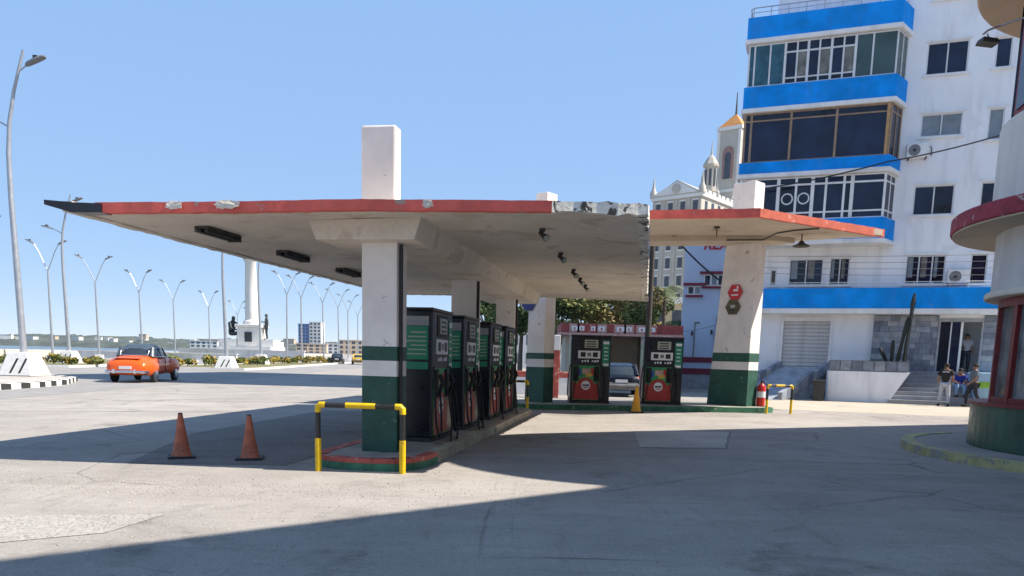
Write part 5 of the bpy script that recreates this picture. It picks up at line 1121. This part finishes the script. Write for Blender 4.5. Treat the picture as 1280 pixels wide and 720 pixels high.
cab = [(1.15, -1.5, 1.0, .82), (1.32, -1.36, .78, .79), (1.54, -1.15, .5, .72), (1.70, -.85, .22, .58), (1.78, -.5, -.05, .34)]
oc = car('orange vintage sedan with a slate grey roof driving away on the avenue', (-17.75, 36.4, 0), R(7), M_or, M_croof, secs, cab, [(.8, -1.5, .68, .2, .85, .4), (.78, 1.45, .72, .22, 1.0, .4)], (.87, .37, (-1.42, 1.45)))
MB().box(-.3, .3, -2.47, -2.40, .8, .83).build('boot_handle', M_chrome, oc)
for s_ in (-1, 1):
    MB().tube([(s_ * .925, -.9, .82), (s_ * .93, 0, .83), (s_ * .9, 1.0, .83)], .016, 6).build('chrome_trim', M_chrome, oc)
    MB().tube([(s_ * .80, -1.3, 1.17), (s_ * .84, -.3, 1.18), (s_ * .80, .7, 1.17)], .018, 6).build('chrome_trim', M_chrome, oc)
    for y in (-.95, .05, .85): MB().box(*sorted((s_ * .9, s_ * .927)), y - .008, y + .008, .42, 1.1).build('door_gap', M_blackm, oc)
    for y in (-.75, .2): MB().box(*sorted((s_ * .92, s_ * .95)), y - .08, y + .08, .98, 1.01).build('door_handle', M_chrome, oc)
MB().tube([(-.6, -1.38, 1.25), (-.62, -1.2, 1.45), (-.45, -1.12, 1.53), (.45, -1.12, 1.53), (.62, -1.2, 1.45), (.6, -1.38, 1.25), (0, -1.44, 1.24), (-.6, -1.38, 1.25)], .018, 6).build('rear_window_trim', M_chrome, oc)
MB().box(-.55, .55, -2.3, -1.6, 1.1, 1.102).build('boot_line', M_or, oc)
for x in (-.45, .45): MB().box(x - .05, x + .05, -2.66, -2.5, .42, .62).build('bumper_guard', M_chrome, oc, bevel=.02)
msecs = [(-2.1, .7, .35, .85), (-2.0, .82, .28, .95), (-1.2, .86, .25, 1.0), (.3, .86, .25, .95), (1.4, .84, .25, .9), (2.0, .72, .3, .75)]
mcab = [(.9, -1.7, 1.0, .78), (1.15, -1.45, .6, .72), (1.32, -1.2, .3, .64), (1.42, -.9, .1, .56), (1.46, -.5, -.1, .4)]
M_dkb = mat('dark_blue_car_paint', (.006, .009, .02), .25, .1, 2); M_yc = mat('yellow_car_paint', (.55, .36, .04), .3, .08, 2)
car('dark car far down the avenue, left of the yellow car', (-25.2, 108, 0), R(10), M_dkb, M_dkb, msecs, mcab, [], (.8, .32, (-1.25, 1.3)), False, bumper=M_dark)
car('yellow car far down the avenue beside the canopy column', (-21.8, 106, 0), R(10), M_yc, M_yc, msecs, mcab, [], (.8, .32, (-1.25, 1.3)), False, bumper=M_dark)
bc = car('dark blue car with a pale tailgate parked behind the gap between the rear pumps', (4.75, 34.5, 0), R(-4), M_dkb, M_dkb, msecs, mcab, [], (.8, .32, (-1.25, 1.3)), False, bumper=M_grey)
MB().box(-.7, .7, -2.15, -2.02, .32, .62).build('tailgate', M_grey, bc, bevel=.03)

# ================================================================ loose grit on the forecourt
rnd = random.Random(77); V_, F_ = [], []
for k in range(2600):
    if k % 3: x = rnd.uniform(-9, 6); y = rnd.uniform(4.8, 13)
    else: x = rnd.gauss(-4.5, 1.8); y = rnd.gauss(8.6, .35)
    s_ = rnd.uniform(.004, .014); o = len(V_); a = rnd.uniform(0, 3)
    for i in range(4): V_.append((x + s_ * math.cos(a + i * 1.57) * rnd.uniform(.7, 1.3), y + s_ * math.sin(a + i * 1.57) * rnd.uniform(.7, 1.3), .003))
    V_.append((x, y, .003 + s_ * .9)); F_ += [(o, o + 1, o + 4), (o + 1, o + 2, o + 4), (o + 2, o + 3, o + 4), (o + 3, o, o + 4)]
gr = flat_build(MB().add(V_, F_), 'loose_grit', mat('grit', (.36, .33, .29), .9, .5, 30), None); gr['kind'] = 'stuff'

# ================================================================ thin sea haze
hz = MB().box(-2600, 2700, -60, 2900, -3.0, 80).build('haze', mat('haze_air', (1, 1, 1)))
hm = bpy.data.materials.new('haze_volume'); hm.use_nodes = True; nt = hm.node_tree
for n_ in list(nt.nodes):
    if n_.type == 'BSDF_PRINCIPLED': nt.nodes.remove(n_)
pv = nt.nodes.new('ShaderNodeVolumePrincipled'); pv.inputs['Density'].default_value = 0.00006; pv.inputs['Color'].default_value = (.9, .95, 1, 1); pv.inputs['Anisotropy'].default_value = 0.2
nt.links.new(pv.outputs[0], nt.nodes['Material Output'].inputs['Volume']); hz.data.materials.clear(); hz.data.materials.append(hm); hz['kind'] = 'stuff'
HAZE = True
if not HAZE: bpy.data.objects.remove(hz)
